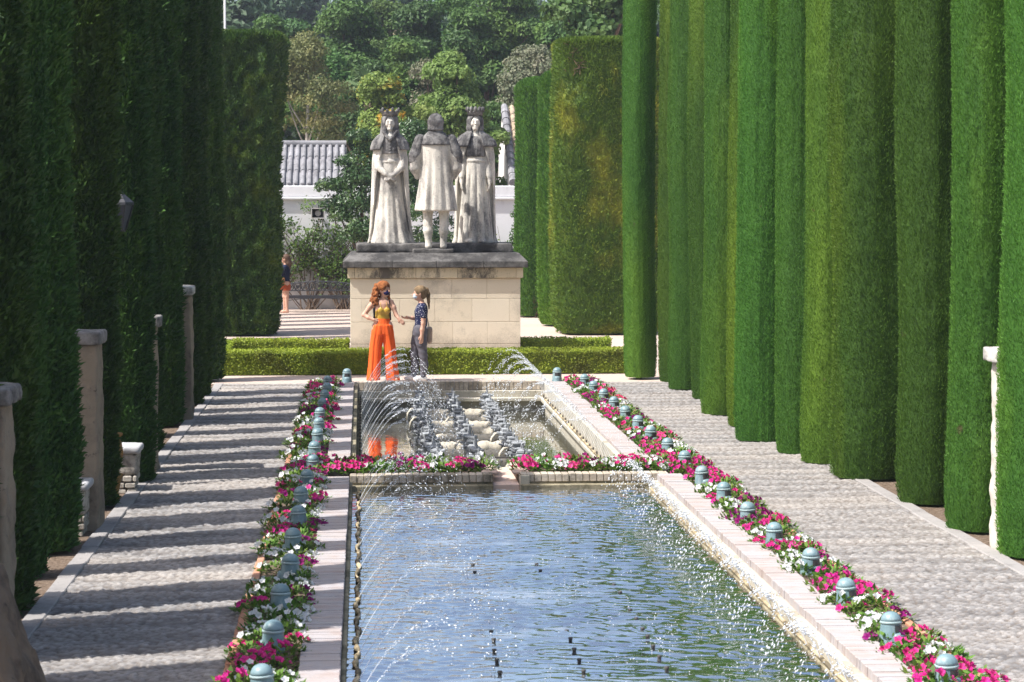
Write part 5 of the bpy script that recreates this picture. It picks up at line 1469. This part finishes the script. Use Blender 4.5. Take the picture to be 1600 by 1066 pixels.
# iron bench
e = empty('iron_bench', (-1.22, 60.9, 0)); tag(e, 'long dark wrought iron bench with a scrolled back before the white wall', 'bench')
m = MB(); L = 1.1
for y in np.linspace(-.22, .18, 6): m.box(-L, L, y - .025, y + .025, .405, .435)
m.box(-L, L, -.26, -.235, .36, .44); m.build('seat', M['iron'], e)
m = MB()
def back(u): return .70 + .12 * (1 - u * u)
us = np.linspace(-1, 1, 25)
m.tube([(u * L, .27, back(u)) for u in us], .017, 6); m.tube([(u * L, .25, .56) for u in us], .014, 6)
for i in range(11):
    xc = -L + (i + .5) * 2 * L / 11; zc = .56 + (back(xc / L) - .56) * .5; hr = (back(xc / L) - .56) * .48
    m.tube([(xc + hr * .9 * math.cos(t), .26, zc + hr * math.sin(t)) for t in np.linspace(0, 6.28, 13)], .014, 5)
    m.tube([(xc + hr * .5 * (1 - t / 9) * math.cos(t + i), .26, zc + hr * .55 * (1 - t / 12) * math.sin(t + i)) for t in np.linspace(0, 9, 16)], .012, 5)
    m.tube([(xc - .09, .26, .57), (xc + .02, .26, zc), (xc + .1, .26, back(xc / L) - .01)], .012, 5)
m.build('backrest', M['iron'], e)
for sx in (-1, 1):
    m = MB(); m.tube([(sx * L, .28, .82), (sx * L, .25, .42), (sx * L, .30, .0)], .018, 6); m.tube([(sx * L, -.24, .62), (sx * L, -.25, .42), (sx * L, -.28, 0)], .018, 6)
    m.tube([(sx * L, .26, .66), (sx * L, 0, .68), (sx * L, -.26, .62), (sx * L, -.28, .56)], .016, 6); m.tube([(sx * L, .24, .2), (sx * L, 0, .28), (sx * L, -.25, .2)], .013, 6)
    m.build('leg_frame', M['iron'], e)
m = MB(); m.tube([(-L, 0, .27), (-.5, 0, .34), (0, 0, .36), (.5, 0, .34), (L, 0, .27)], .009, 5); m.build('stretcher', M['iron'], e)
# horn loudspeaker
e = empty('horn_loudspeaker', (-1.25, 61.5, 2.72)); tag(e, 'grey square horn loudspeaker on the white wall below the citrus tree', 'loudspeaker')
def sq(w_, h_, y): return [(-w_, y, -h_), (w_, y, -h_), (w_, y, h_), (-w_, y, h_)]
m = MB(); V = sq(.19, .15, -.2) + sq(.165, .125, -.2) + sq(.06, .05, .05) + sq(.08, .07, .08) + sq(.19, .15, -.15)
m.add(V, [(0, 1, 5, 4), (1, 2, 6, 5), (2, 3, 7, 6), (3, 0, 4, 7), (0, 16, 17, 1), (1, 17, 18, 2), (2, 18, 19, 3), (3, 19, 16, 0), (16, 12, 13, 17), (17, 13, 14, 18), (18, 14, 15, 19), (19, 15, 12, 16)])
m.build('horn_rim', M['plastic_grey'], e)
m = MB(); V = sq(.163, .123, -.195) + sq(.06, .05, .05); m.add(V, [(0, 4, 5, 1), (1, 5, 6, 2), (2, 6, 7, 3), (3, 7, 4, 0), (4, 7, 6, 5)]); m.build('horn_mouth', M['horn_dark'], e)
q = MB(); q.lathe([(.0, -.0), (.075, .0), (.085, .05), (.06, .06), (0, .06)], 18); V = q.V[0][:, [0, 2, 1]] * (1, -1, 1) + (0, -.06, 0); m = MB(); m.add(V, q.F); m.build('driver_cap', M['plastic_grey'], e)
m = MB(); m.box(-.03, .03, .08, .7, -.03, .03); m.tube([(0, .3, .0), (0, .35, .3)], .02, 6); m.build('bracket', M['iron'], e)
m = MB(); m.lathe([(.035, 0), (.03, 9.6), (.0, 9.65)], 10, (-3.93, 63.5, 0)); tag(m.build('flag_pole', M['white_paint'], None, True), 'thin white flag pole rising behind the left clipped hedge', 'pole')

# ------------------------------------------------------------------ trees
def crown_mesh(name, blobs, n, leaf, seed, aspect=.55, droop=0.0, flat=.12):
    """leaves spread over the shells of many small lobes"""
    g = np.random.default_rng(seed)
    B = np.array(blobs, float)
    w_ = (B[:, 3] * B[:, 4]) ; w_ /= w_.sum()
    k = g.choice(len(B), n, p=w_)
    d = g.normal(0, 1, (n, 3)); d /= np.linalg.norm(d, axis=1)[:, None]
    d[:, 2] = np.where(d[:, 2] < -.3, -d[:, 2] * .6, d[:, 2]); d /= np.linalg.norm(d, axis=1)[:, None]
    rr = np.where(g.uniform(0, 1, n) < .75, g.uniform(.72, 1.08, n), g.uniform(.2, .8, n))
    b = B[k]
    p = b[:, :3] + d * b[:, [3, 3, 4]] * rr[:, None]
    P2 = p * 2.2 + 50
    p = p + d * (.35 * (vnoise(P2, seed) - .5) * b[:, 3])[:, None]
    nrm = d + g.normal(0, .55, (n, 3)) + (0, 0, flat); nrm /= np.linalg.norm(nrm, axis=1)[:, None]
    a = np.cross(nrm, g.normal(0, 1, (n, 3))); a[:, 2] -= droop; a /= np.linalg.norm(a, axis=1)[:, None] + 1e-9
    c = np.cross(nrm, a); c /= np.linalg.norm(c, axis=1)[:, None] + 1e-9
    L = (leaf * g.uniform(.55, 1.3, n))[:, None]; W = L * aspect
    fold = nrm * L * .12
    V = np.stack([p - a * L, p - c * W + fold, p + a * L, p + c * W + fold], 1).reshape(-1, 3)
    t = np.clip(g.uniform(0, 1, n) * .75 + .25 * b[:, 5], 0, 1)
    return qmesh(name, V, np.arange(n * 4).reshape(-1, 4), np.repeat(t, 4))
def lobes(g, R_, H0, H1, n, sz=.34, top=.75):
    out = []
    for i in range(n):
        t = g.uniform(0, 1); z = H0 + (H1 - H0) * t
        prof = math.sin(math.pi * min(1, .12 + .83 * t) ** top)
        a = g.uniform(0, 6.28); r = R_ * prof * math.sqrt(g.uniform(.15, 1))
        q = R_ * sz * g.uniform(.7, 1.3)
        out.append((r * math.cos(a), r * math.sin(a), z, q, q * .8, g.uniform(0, 1)))
    out.append((0, 0, (H0 + H1) / 2, R_ * .55, (H1 - H0) * .38, .2))
    return out
def trunk_mesh(name, H0, H1, R_, g, r0=.16, lobes_=None, nb=14):
    m = MB(); lean = g.uniform(-.25, .25)
    m.tube([(0, 0, -.2), (.02, 0, H0 * .5), (lean * .5, .05, H0), (lean, 0, (H0 + H1) * .55), (lean * 1.1, 0, H1 * .85)], [r0 * 1.25, r0, r0 * .82, r0 * .5, r0 * .15], 9)
    ends = lobes_[:nb] if lobes_ else []
    for (x, y, z, q, q2, c) in ends:
        z0 = max(H0 * .75, z - 1.6 - .3 * abs(x)); z0 = min(z0, z - .2)
        f = np.clip((z0 - H0) / max(H1 - H0, .1), 0, 1)
        b0 = (lean * min(1, .5 + f), 0, z0)
        m.tube([b0, ((b0[0] + x) * .45 , y * .45, z0 + (z - z0) * .4), (x * .8, y * .8, z0 + (z - z0) * .8), (x, y, z)], [r0 * .45, r0 * .33, r0 * .2, r0 * .06], 6)
    return m
def tree(x, y, label, R_, H0, H1, n, leaf, mat, seed, nl=18, sz=.34, bark='bark', r0=.16, group='trees rising behind the white wall', cat='tree', name='leafy_tree', asp=.55, droop=0, z=0.0, top=.75):
    g = random.Random(seed)
    lb = lobes(g, R_, H0, H1, nl, sz, top)
    e = empty(name, (x, y, z), 0); tag(e, label, cat, group)
    link('crown', crown_mesh('tree_crown', lb, int(n * 2.1), leaf * .68, seed, asp, droop), M[mat], e)
    trunk_mesh('trunk', H0, H1, R_, g, r0, lb, 5 if mat == 't_olive' else 14).build('trunk', M[bark], e, True)
    return e
T = tree
# citrus in front of the wall
T(-.02, 58.6, 'dark glossy citrus tree beside the stone queen, in front of the white wall', 1.15, 2.0, 4.8, 5200, .085, 't_orange', 71, 16, .36, r0=.07, asp=.42)
T(1.30, 59.2, 'dark leafy tree seen between and behind the three statues', 1.35, 1.2, 5.0, 5200, .085, 't_orange', 72, 18, .34, r0=.08, asp=.42)
T(4.35, 60.6, 'small dark climber bush on the wall right of the statues', .5, 1.0, 2.75, 900, .06, 't_dark', 73, 7, .4, r0=.03)
# just behind the wall
T(.55, 66.5, 'bush tree with yellow and orange turning leaves left of the queen', 1.35, 2.6, 6.6, 7000, .10, 't_autumn', 74, 20)
T(-1.9, 72.5, 'thin olive tree with a bare pale trunk above the grey roof', 1.6, 5.0, 8.3, 6500, .085, 't_olive', 75, 22, .36, 'bark_pale', .075, droop=.5)
T(2.9, 67.5, 'light green maple like tree behind the king and navigator', 1.7, 3.0, 7.4, 8500, .115, 't_light', 76, 24, .3)
T(4.2, 73.0, 'soft blue green tree right of the king, behind the gabled house', 1.3, 2.5, 6.2, 5200, .095, 't_green', 77, 16)
T(5.6, 75.5, 'tree covered with grey brown seed heads above the gabled house', 1.75, 4.3, 8.7, 7500, .10, 't_grey', 78, 22, .28)
T(8.2, 76.5, 'grey green tree partly hidden by the clipped hedges at right', 1.7, 4.0, 8.4, 6000, .10, 't_grey', 79, 18)
T(2.15, 73.0, 'dull grey green tree behind the yellow leaved bush', 1.5, 3.4, 7.3, 5200, .10, 't_grey', 80, 16)
T(.2, 76, 'mid green tree between the thin olive and the small palm', 1.6, 3.6, 7.7, 6000, .11, 't_dark', 81, 18)
T(-4.6, 74, 'mid green tree behind the left clipped hedge', 1.9, 3.4, 8.3, 6000, .12, 't_green', 82, 18)
T(-3.2, 79, 'pale green tree top beside the flag pole', 1.6, 4.5, 9.4, 5200, .12, 't_green', 83, 16)
# dense row
T(-.6, 84, 'large round dark green tree, upper left of the queen', 2.7, 4.4, 10.3, 11000, .135, 't_green', 84, 30, .27)
T(2.3, 86, 'large dark green tree above the queen, upper centre', 2.4, 4.6, 10.4, 10500, .135, 't_dark', 85, 28, .27)
T(4.8, 84.5, 'tallest broad green tree above the navigator and king', 3.0, 4.4, 12.0, 13500, .14, 't_green', 86, 34, .25)
T(8.0, 87, 'broad green tree above the grey seed head tree', 2.6, 4.6, 11.2, 10500, .14, 't_green', 87, 28, .27)
T(7.1, 63.8, 'plane tree with large leaves over the broad clipped hedge, top right', 2.0, 6.7, 10.2, 4200, .16, 't_dark', 88, 22, .3, asp=.8)
T(12.5, 80, 'dark green tree behind the right cypress row', 3.0, 4, 11, 7000, .15, 't_dark', 89, 24)
T(-8.5, 80, 'dark green tree behind the left cypress row', 3.0, 4, 11, 7000, .15, 't_dark', 90, 24)
WL = ['dark green tree filling the slope behind the flag pole', 'green tree filling the slope just left of the tall dead frond palm', 'dark green tree filling the slope just right of the tall palm', 'dark green tree filling the slope under the plane tree',
      'dark green tree behind the left clipped hedge, farther back', 'green tree behind the broad clipped hedge, farther back', 'green tree directly above the stone navigator, below the dark row', 'dark green tree directly above the stone king, below the dark row',
      'green tree between the seed head tree and the dark row behind it', 'green tree just right of the thin olive tree top']
for i, (x, y, H1, m_) in enumerate(((-2.6, 93, 10.6, 't_dark'), (1.0, 95, 11.4, 't_green'), (3.6, 94, 11.6, 't_dark'), (6.6, 96, 12.4, 't_dark'), (-5.2, 90, 10.4, 't_dark'), (10.2, 95, 12.0, 't_green'), (1.6, 79.5, 8.6, 't_green'), (3.5, 79, 8.9, 't_dark'), (6.9, 80, 9.2, 't_green'), (-1.2, 78.5, 8.6, 't_green'))):
    T(x, y, WL[i], 2.2 if y > 85 else 1.7, 3.2, H1, 9500 if y > 85 else 6500, .13, m_, 500 + i, 24, .28)
# palms
def palm(x, y, h, label, nf, L, mat, dead, seed):
    g = random.Random(seed); e = empty('palm_tree', (x, y, 0)); tag(e, label, 'palm', 'palms among the trees')
    m = MB(); m.tube([(0, 0, -.2), (.05, 0, h * .5), (0, 0, h)], [.24, .2, .2], 10); m.build('trunk', M['bark'], e, True)
    def fan(n, el0, el1, L):
        V = []; F = []; T_ = []; k = 0
        for i in range(n):
            a = g.uniform(0, 6.28); el = g.uniform(el0, el1); d = np.array([math.cos(a) * math.cos(el), math.sin(a) * math.cos(el), math.sin(el)])
            side = np.array([-math.sin(a), math.cos(a), 0]); up = np.cross(d, side) * -1
            hub = np.array([0, 0, h]) + d * L * .45; tv = g.random()
            for q in np.linspace(-1.25, 1.25, 15):
                dd = d * math.cos(q) + side * math.sin(q); ln = L * .6 * (1 - .12 * abs(q)) * g.uniform(.9, 1.08)
                tip = hub + dd * ln + np.array([0, 0, -.22 * ln * (1 + abs(q) * .4)]); mid = hub + dd * ln * .55; wv = np.cross(dd, up) * .028
                V += [hub, mid + wv, tip, mid - wv]; F.append((k, k + 1, k + 2, k + 3)); T_ += [tv] * 4; k += 4
            V += [np.array([0, 0, h]), np.array([0, 0, h]) + side * .03, hub, hub - side * .03]; F.append((k, k + 1, k + 2, k + 3)); T_ += [tv] * 4; k += 4
        return qmesh('palm_fan', V, F, T_)
    link('crown', fan(nf, -.1, 1.35, L), M[mat], e)
    if dead: link('dead_fronds', fan(dead, -1.45, -.6, L * .9), M['palm_dead'], e)
    return e
palm(.25, 74.5, 6.75, 'small fan palm with upright grey green fronds among the trees', 15, 1.15, 'palm', 0, 3)
palm(2.05, 97, 11.0, 'tall fan palm with a skirt of pale dead fronds in the distance', 16, 1.3, 'palm', 24, 4)
# far wooded slope
gx, gy = np.meshgrid(np.linspace(-140, 160, 61), np.linspace(95, 420, 61), indexing='ij')
hz = np.clip((gy - 100) / 90, 0, 1) * 8 + np.clip((gy - 190) / 200, 0, 1) * 8
hz = hz + 2.0 * (vnoise(np.stack([gx.ravel() * .03 + 9, gy.ravel() * .03, gx.ravel() * 0], 1), 4).reshape(gx.shape) - .5) * np.clip((gy - 100) / 40, 0, 1) - .05
I = np.arange(61 * 61).reshape(61, 61)
F = np.stack([I[:-1, :-1], I[1:, :-1], I[1:, 1:], I[:-1, 1:]], -1).reshape(-1, 4)
tag(link('hillside', qmesh('hillside', np.stack([gx.ravel(), gy.ravel(), hz.ravel()], 1), F, None, True), M['hill']), kind='structure')
g = random.Random(9)
FAR = [(crown_mesh('far_crown', lobes(random.Random(200 + i), 4.0, 1.5, 8.5, 22, .28), 12500, .155, 200 + i), trunk_mesh('trunk', 1.6, 8.5, 4, random.Random(i), .25)) for i in range(3)]
FT = []
for c, t in FAR:
    c.materials.append(M['t_far']); tm = t.mesh('far_trunk'); tm.materials.append(M['bark']); FT.append(tm)
def hill_z(x, y): 
    return float(np.clip((y - 100) / 90, 0, 1) * 8 + np.clip((y - 190) / 200, 0, 1) * 8) - .6
k = 0
for row, (y, zt) in enumerate(((112, 14.4), (132, 17.2), (155, 19.6), (185, 23.4))):
    for j in range(9):
        x = -16 - row * 2 + j * (5.6 + row * .9) + g.uniform(-1.3, 1.3); yy = y + g.uniform(-6, 6); z0 = hill_z(x, yy)
        e = empty('woodland_tree', (x, yy, z0), g.uniform(0, 6.28)); sc = (zt + g.uniform(-.9, .5) - z0) / 9.6
        sc = max(sc, .45); e.scale = (max(sc, .8) * g.uniform(.85, 1.05), max(sc, .8), sc)
        c = link('crown', FAR[k % 3][0], None, e); link('trunk', FT[k % 3], None, e); k += 1
        tag(e, 'hazy dark green tree in the wooded slope above the garden', 'tree', 'hazy trees on the far slope')

# climbing roses on the white wall
def climber(x, label, seed, n, h, dens):
    g = random.Random(seed); gn = np.random.default_rng(seed)
    e = empty('climbing_rose', (x, 61.9, 0)); tag(e, label, 'climbing plant', 'climbing plants trained on the white wall')
    m = MB(); P = []
    for i in range(n):
        a = g.uniform(-.75, .75); L = h * g.uniform(.55, 1.0); pts = []; x0 = g.uniform(-.25, .25); c = g.uniform(-.25, .25)
        for t in np.linspace(0, 1, 7):
            pts.append((x0 + a * L * t + c * math.sin(t * 3), .05 * math.sin(t * 9 + i) + .02 * i / n, L * t * (1 - .12 * abs(a))))
        m.tube(pts, np.linspace(.024, .006, 7) * g.uniform(.6, 1.2), 5)
        for p in pts[2:]: P.append(p)
        for j in range(5):
            k_ = g.randint(2, 5); p = pts[k_]; q = (p[0] + g.uniform(-.35, .35), p[1] - g.uniform(0, .08), p[2] + g.uniform(.05, .4)); m.tube([p, q], [.008, .004], 4); P.append(q)
    m.build('stem', M['bark'], e)
    cl = np.array(P)[gn.choice(len(P), max(4, int(len(P) * .5)))]
    N = dens; k_ = gn.integers(0, len(cl), N)
    p = cl[k_] + gn.normal(0, 1, (N, 3)) * (.13, .06, .11)
    nr = gn.normal(0, 1, (N, 3)) + (0, -.6, .5); nr /= np.linalg.norm(nr, axis=1)[:, None]
    a = np.cross(nr, gn.normal(0, 1, (N, 3))); a /= np.linalg.norm(a, axis=1)[:, None]; b = np.cross(nr, a)
    L = gn.uniform(.028, .06, N)[:, None]
    V = np.stack([p - a * L, p - b * L * .6, p + a * L, p + b * L * .6], 1).reshape(-1, 3)
    link('foliage', qmesh('rose_leaf', V, np.arange(N * 4).reshape(-1, 4), np.repeat(gn.uniform(0, 1, N), 4)), M['t_light'] if seed % 2 else M['t_green'], e)
climber(-2.5, 'leafy climbing rose on the wall behind the distant person', 301, 16, 3.3, 2400)
climber(-1.55, 'climbing rose with slanting bare stems below the loudspeaker', 302, 19, 3.2, 2200)
climber(-.55, 'climbing rose with many thin stems at the pedestal end of the bench', 303, 22, 3.0, 2000)
climber(.9, 'climbing rose behind the statues, mostly hidden by the pedestal', 304, 10, 2.8, 700)
climber(4.2, 'sparse climber on the wall right of the pedestal', 305, 13, 2.8, 1600)

# ------------------------------------------------------------------ fountain jets
OCT_V = np.array([(1, 0, 0), (-1, 0, 0), (0, 1, 0), (0, -1, 0), (0, 0, 1), (0, 0, -1)], float)
OCT_F = np.array([(0, 2, 4), (2, 1, 4), (1, 3, 4), (3, 0, 4), (2, 0, 5), (1, 2, 5), (3, 1, 5), (0, 3, 5)])
def drops_mesh(name, C, Rr, vel=None):
    C = np.asarray(C, float); n = len(C); S = np.asarray(Rr)[:, None, None]
    V = OCT_V[None] * S
    if vel is not None:
        d = np.asarray(vel, float); d = d / (np.linalg.norm(d, axis=1)[:, None] + 1e-9)
        V = V + (V @ d[:, :, None]) * d[:, None, :] * 1.7
    V = (V + C[:, None, :]).reshape(-1, 3)
    F = (OCT_F[None] + (np.arange(n) * 6)[:, None, None]).reshape(-1, 3)
    return qmesh(name, V, F, None, True)
def jet_mesh(seed, dirx, h, reach, thick, nd, spread):
    g = np.random.default_rng(seed)
    vz = math.sqrt(2 * 9.8 * h); T_ = vz / 9.8 * 2.15; vx = dirx * reach / T_
    # droplets all along, a broken stream at the start
    t = np.concatenate([np.linspace(.01, T_ * .5, 110), g.uniform(.2, 1.0, nd) ** .8 * T_])
    s_ = spread * np.clip(t / T_ - .12, 0, 1)
    C = np.stack([vx * t, g.normal(0, .10, len(t)) * 0, vz * t - 4.9 * t * t], 1) + g.normal(0, 1, (len(t), 3)) * s_[:, None]
    vel = np.stack([np.full(len(t), vx), np.zeros(len(t)), vz - 9.8 * t], 1)
    r = np.where(np.arange(len(t)) < 110, thick * .6, thick * g.uniform(.6, 1.5, len(t)))
    r[:110] *= np.linspace(1.5, .9, 110)
    return drops_mesh('jet_drops', C, r, vel)
JU = [jet_mesh(400 + i, 1, .62 + .08 * i, 1.15 + .12 * i, .0042, 80, .035) for i in range(3)]
JUR = [jet_mesh(410 + i, -1, .62 + .07 * i, 1.0 + .12 * i, .0040, 75, .035) for i in range(3)]
JL = [jet_mesh(420 + i, 1, .42 + .07 * i, .95 + .12 * i, .0036, 46, .055) for i in range(3)]
JLR = [jet_mesh(430 + i, -1, .22 + .05 * i, .35 + .08 * i, .0042, 60, .06) for i in range(3)]
def jets(x, ys, z, ms, label, group):
    for i, y in enumerate(ys):
        o = link('water_jet', ms[i % 3], M['drop']); o.location = (x, y, z); o.rotation_euler = (0, 0, random.uniform(-.12, .12))
        tag(o, label, 'water jet', group)
jets(-.045, [25.0 + i * .425 for i in range(25)], -.095, JU, 'thin arc of water spraying right from the left side of the upper pool', 'jets from the left side of the upper pool')
jets(2.93, [25.0 + i * .425 for i in range(25)], -.095, JUR, 'thin arc of water spraying left from the right side of the upper pool', 'jets from the right side of the upper pool')
jets(-.052, [12.9 + i * .43 for i in range(25)], -.05, JL, 'faint arc of water from the tan pipe on the left of the lower pool', 'jets from the left side of the lower pool')
jets(3.04, [12.9 + i * .43 for i in range(25)], -.02, JLR, 'low spurt of water from the right ledge of the lower pool', 'jets from the right side of the lower pool')
gn = np.random.default_rng(77)
def splash(name_label, n, x0, x1, y0, y1, z, rlo, rhi, zs, cl=None):
    C = np.stack([gn.uniform(x0, x1, n), gn.uniform(y0, y1, n), z + np.abs(gn.normal(0, zs, n))], 1)
    if cl is not None:
        c = np.stack([gn.uniform(x0, x1, cl), gn.uniform(y0, y1, cl)], 1); k = gn.integers(0, cl, n)
        C[:, :2] = c[k] + gn.normal(0, 1, (n, 2)) * (.07, .10)
    o = link('splashing_drops', drops_mesh('splash', C, gn.uniform(rlo, rhi, n)), M['drop'])
    return tag(o, name_label, 'splash', kind='stuff')
splash('scattered sparkling drops over the lower pool', 650, -.05, 2.9, 13, 23.2, -.07, .0022, .0055, .035)
splash('clusters of splashing drops on the lower pool', 700, .5, 2.4, 14, 23.2, -.07, .0022, .0055, .03, 55)
splash('drops falling along the right ledge of the lower pool', 500, 2.85, 3.12, 13, 23.3, -.06, .0022, .005, .06)
splash('spray drifting over the left half of the upper pool', 520, .5, 1.5, 29, 35.4, -.40, .003, .007, .22)
splash('spray drifting over the right half of the upper pool', 420, 1.9, 2.9, 30, 35.4, -.40, .003, .007, .20)
splash('drops splashing around the slate rows', 420, .6, 2.3, 25.3, 35, -.30, .003, .006, .16)
splash('drops wetting the right edge of the upper pool', 500, 3.06, 3.3, 25, 35.4, .09, .0022, .0045, .01)

# ------------------------------------------------------------------ haze
m = MB(); m.box(-150, 170, -4, 440, -1.9, 34)
hz_o = m.build('haze', None)
t = NT('morning_haze'); v = t.n('ShaderNodeVolumePrincipled'); v.inputs['Color'].default_value = (.80, .87, 1.0, 1)
v.inputs['Density'].default_value = .0006; v.inputs['Anisotropy'].default_value = .3
t.l(v.outputs[0], t.out.inputs['Volume']); t.m.cycles.homogeneous_volume = True if hasattr(t.m.cycles, 'homogeneous_volume') else None
hz_o.data.materials.append(t.m); tag(hz_o, kind='stuff')
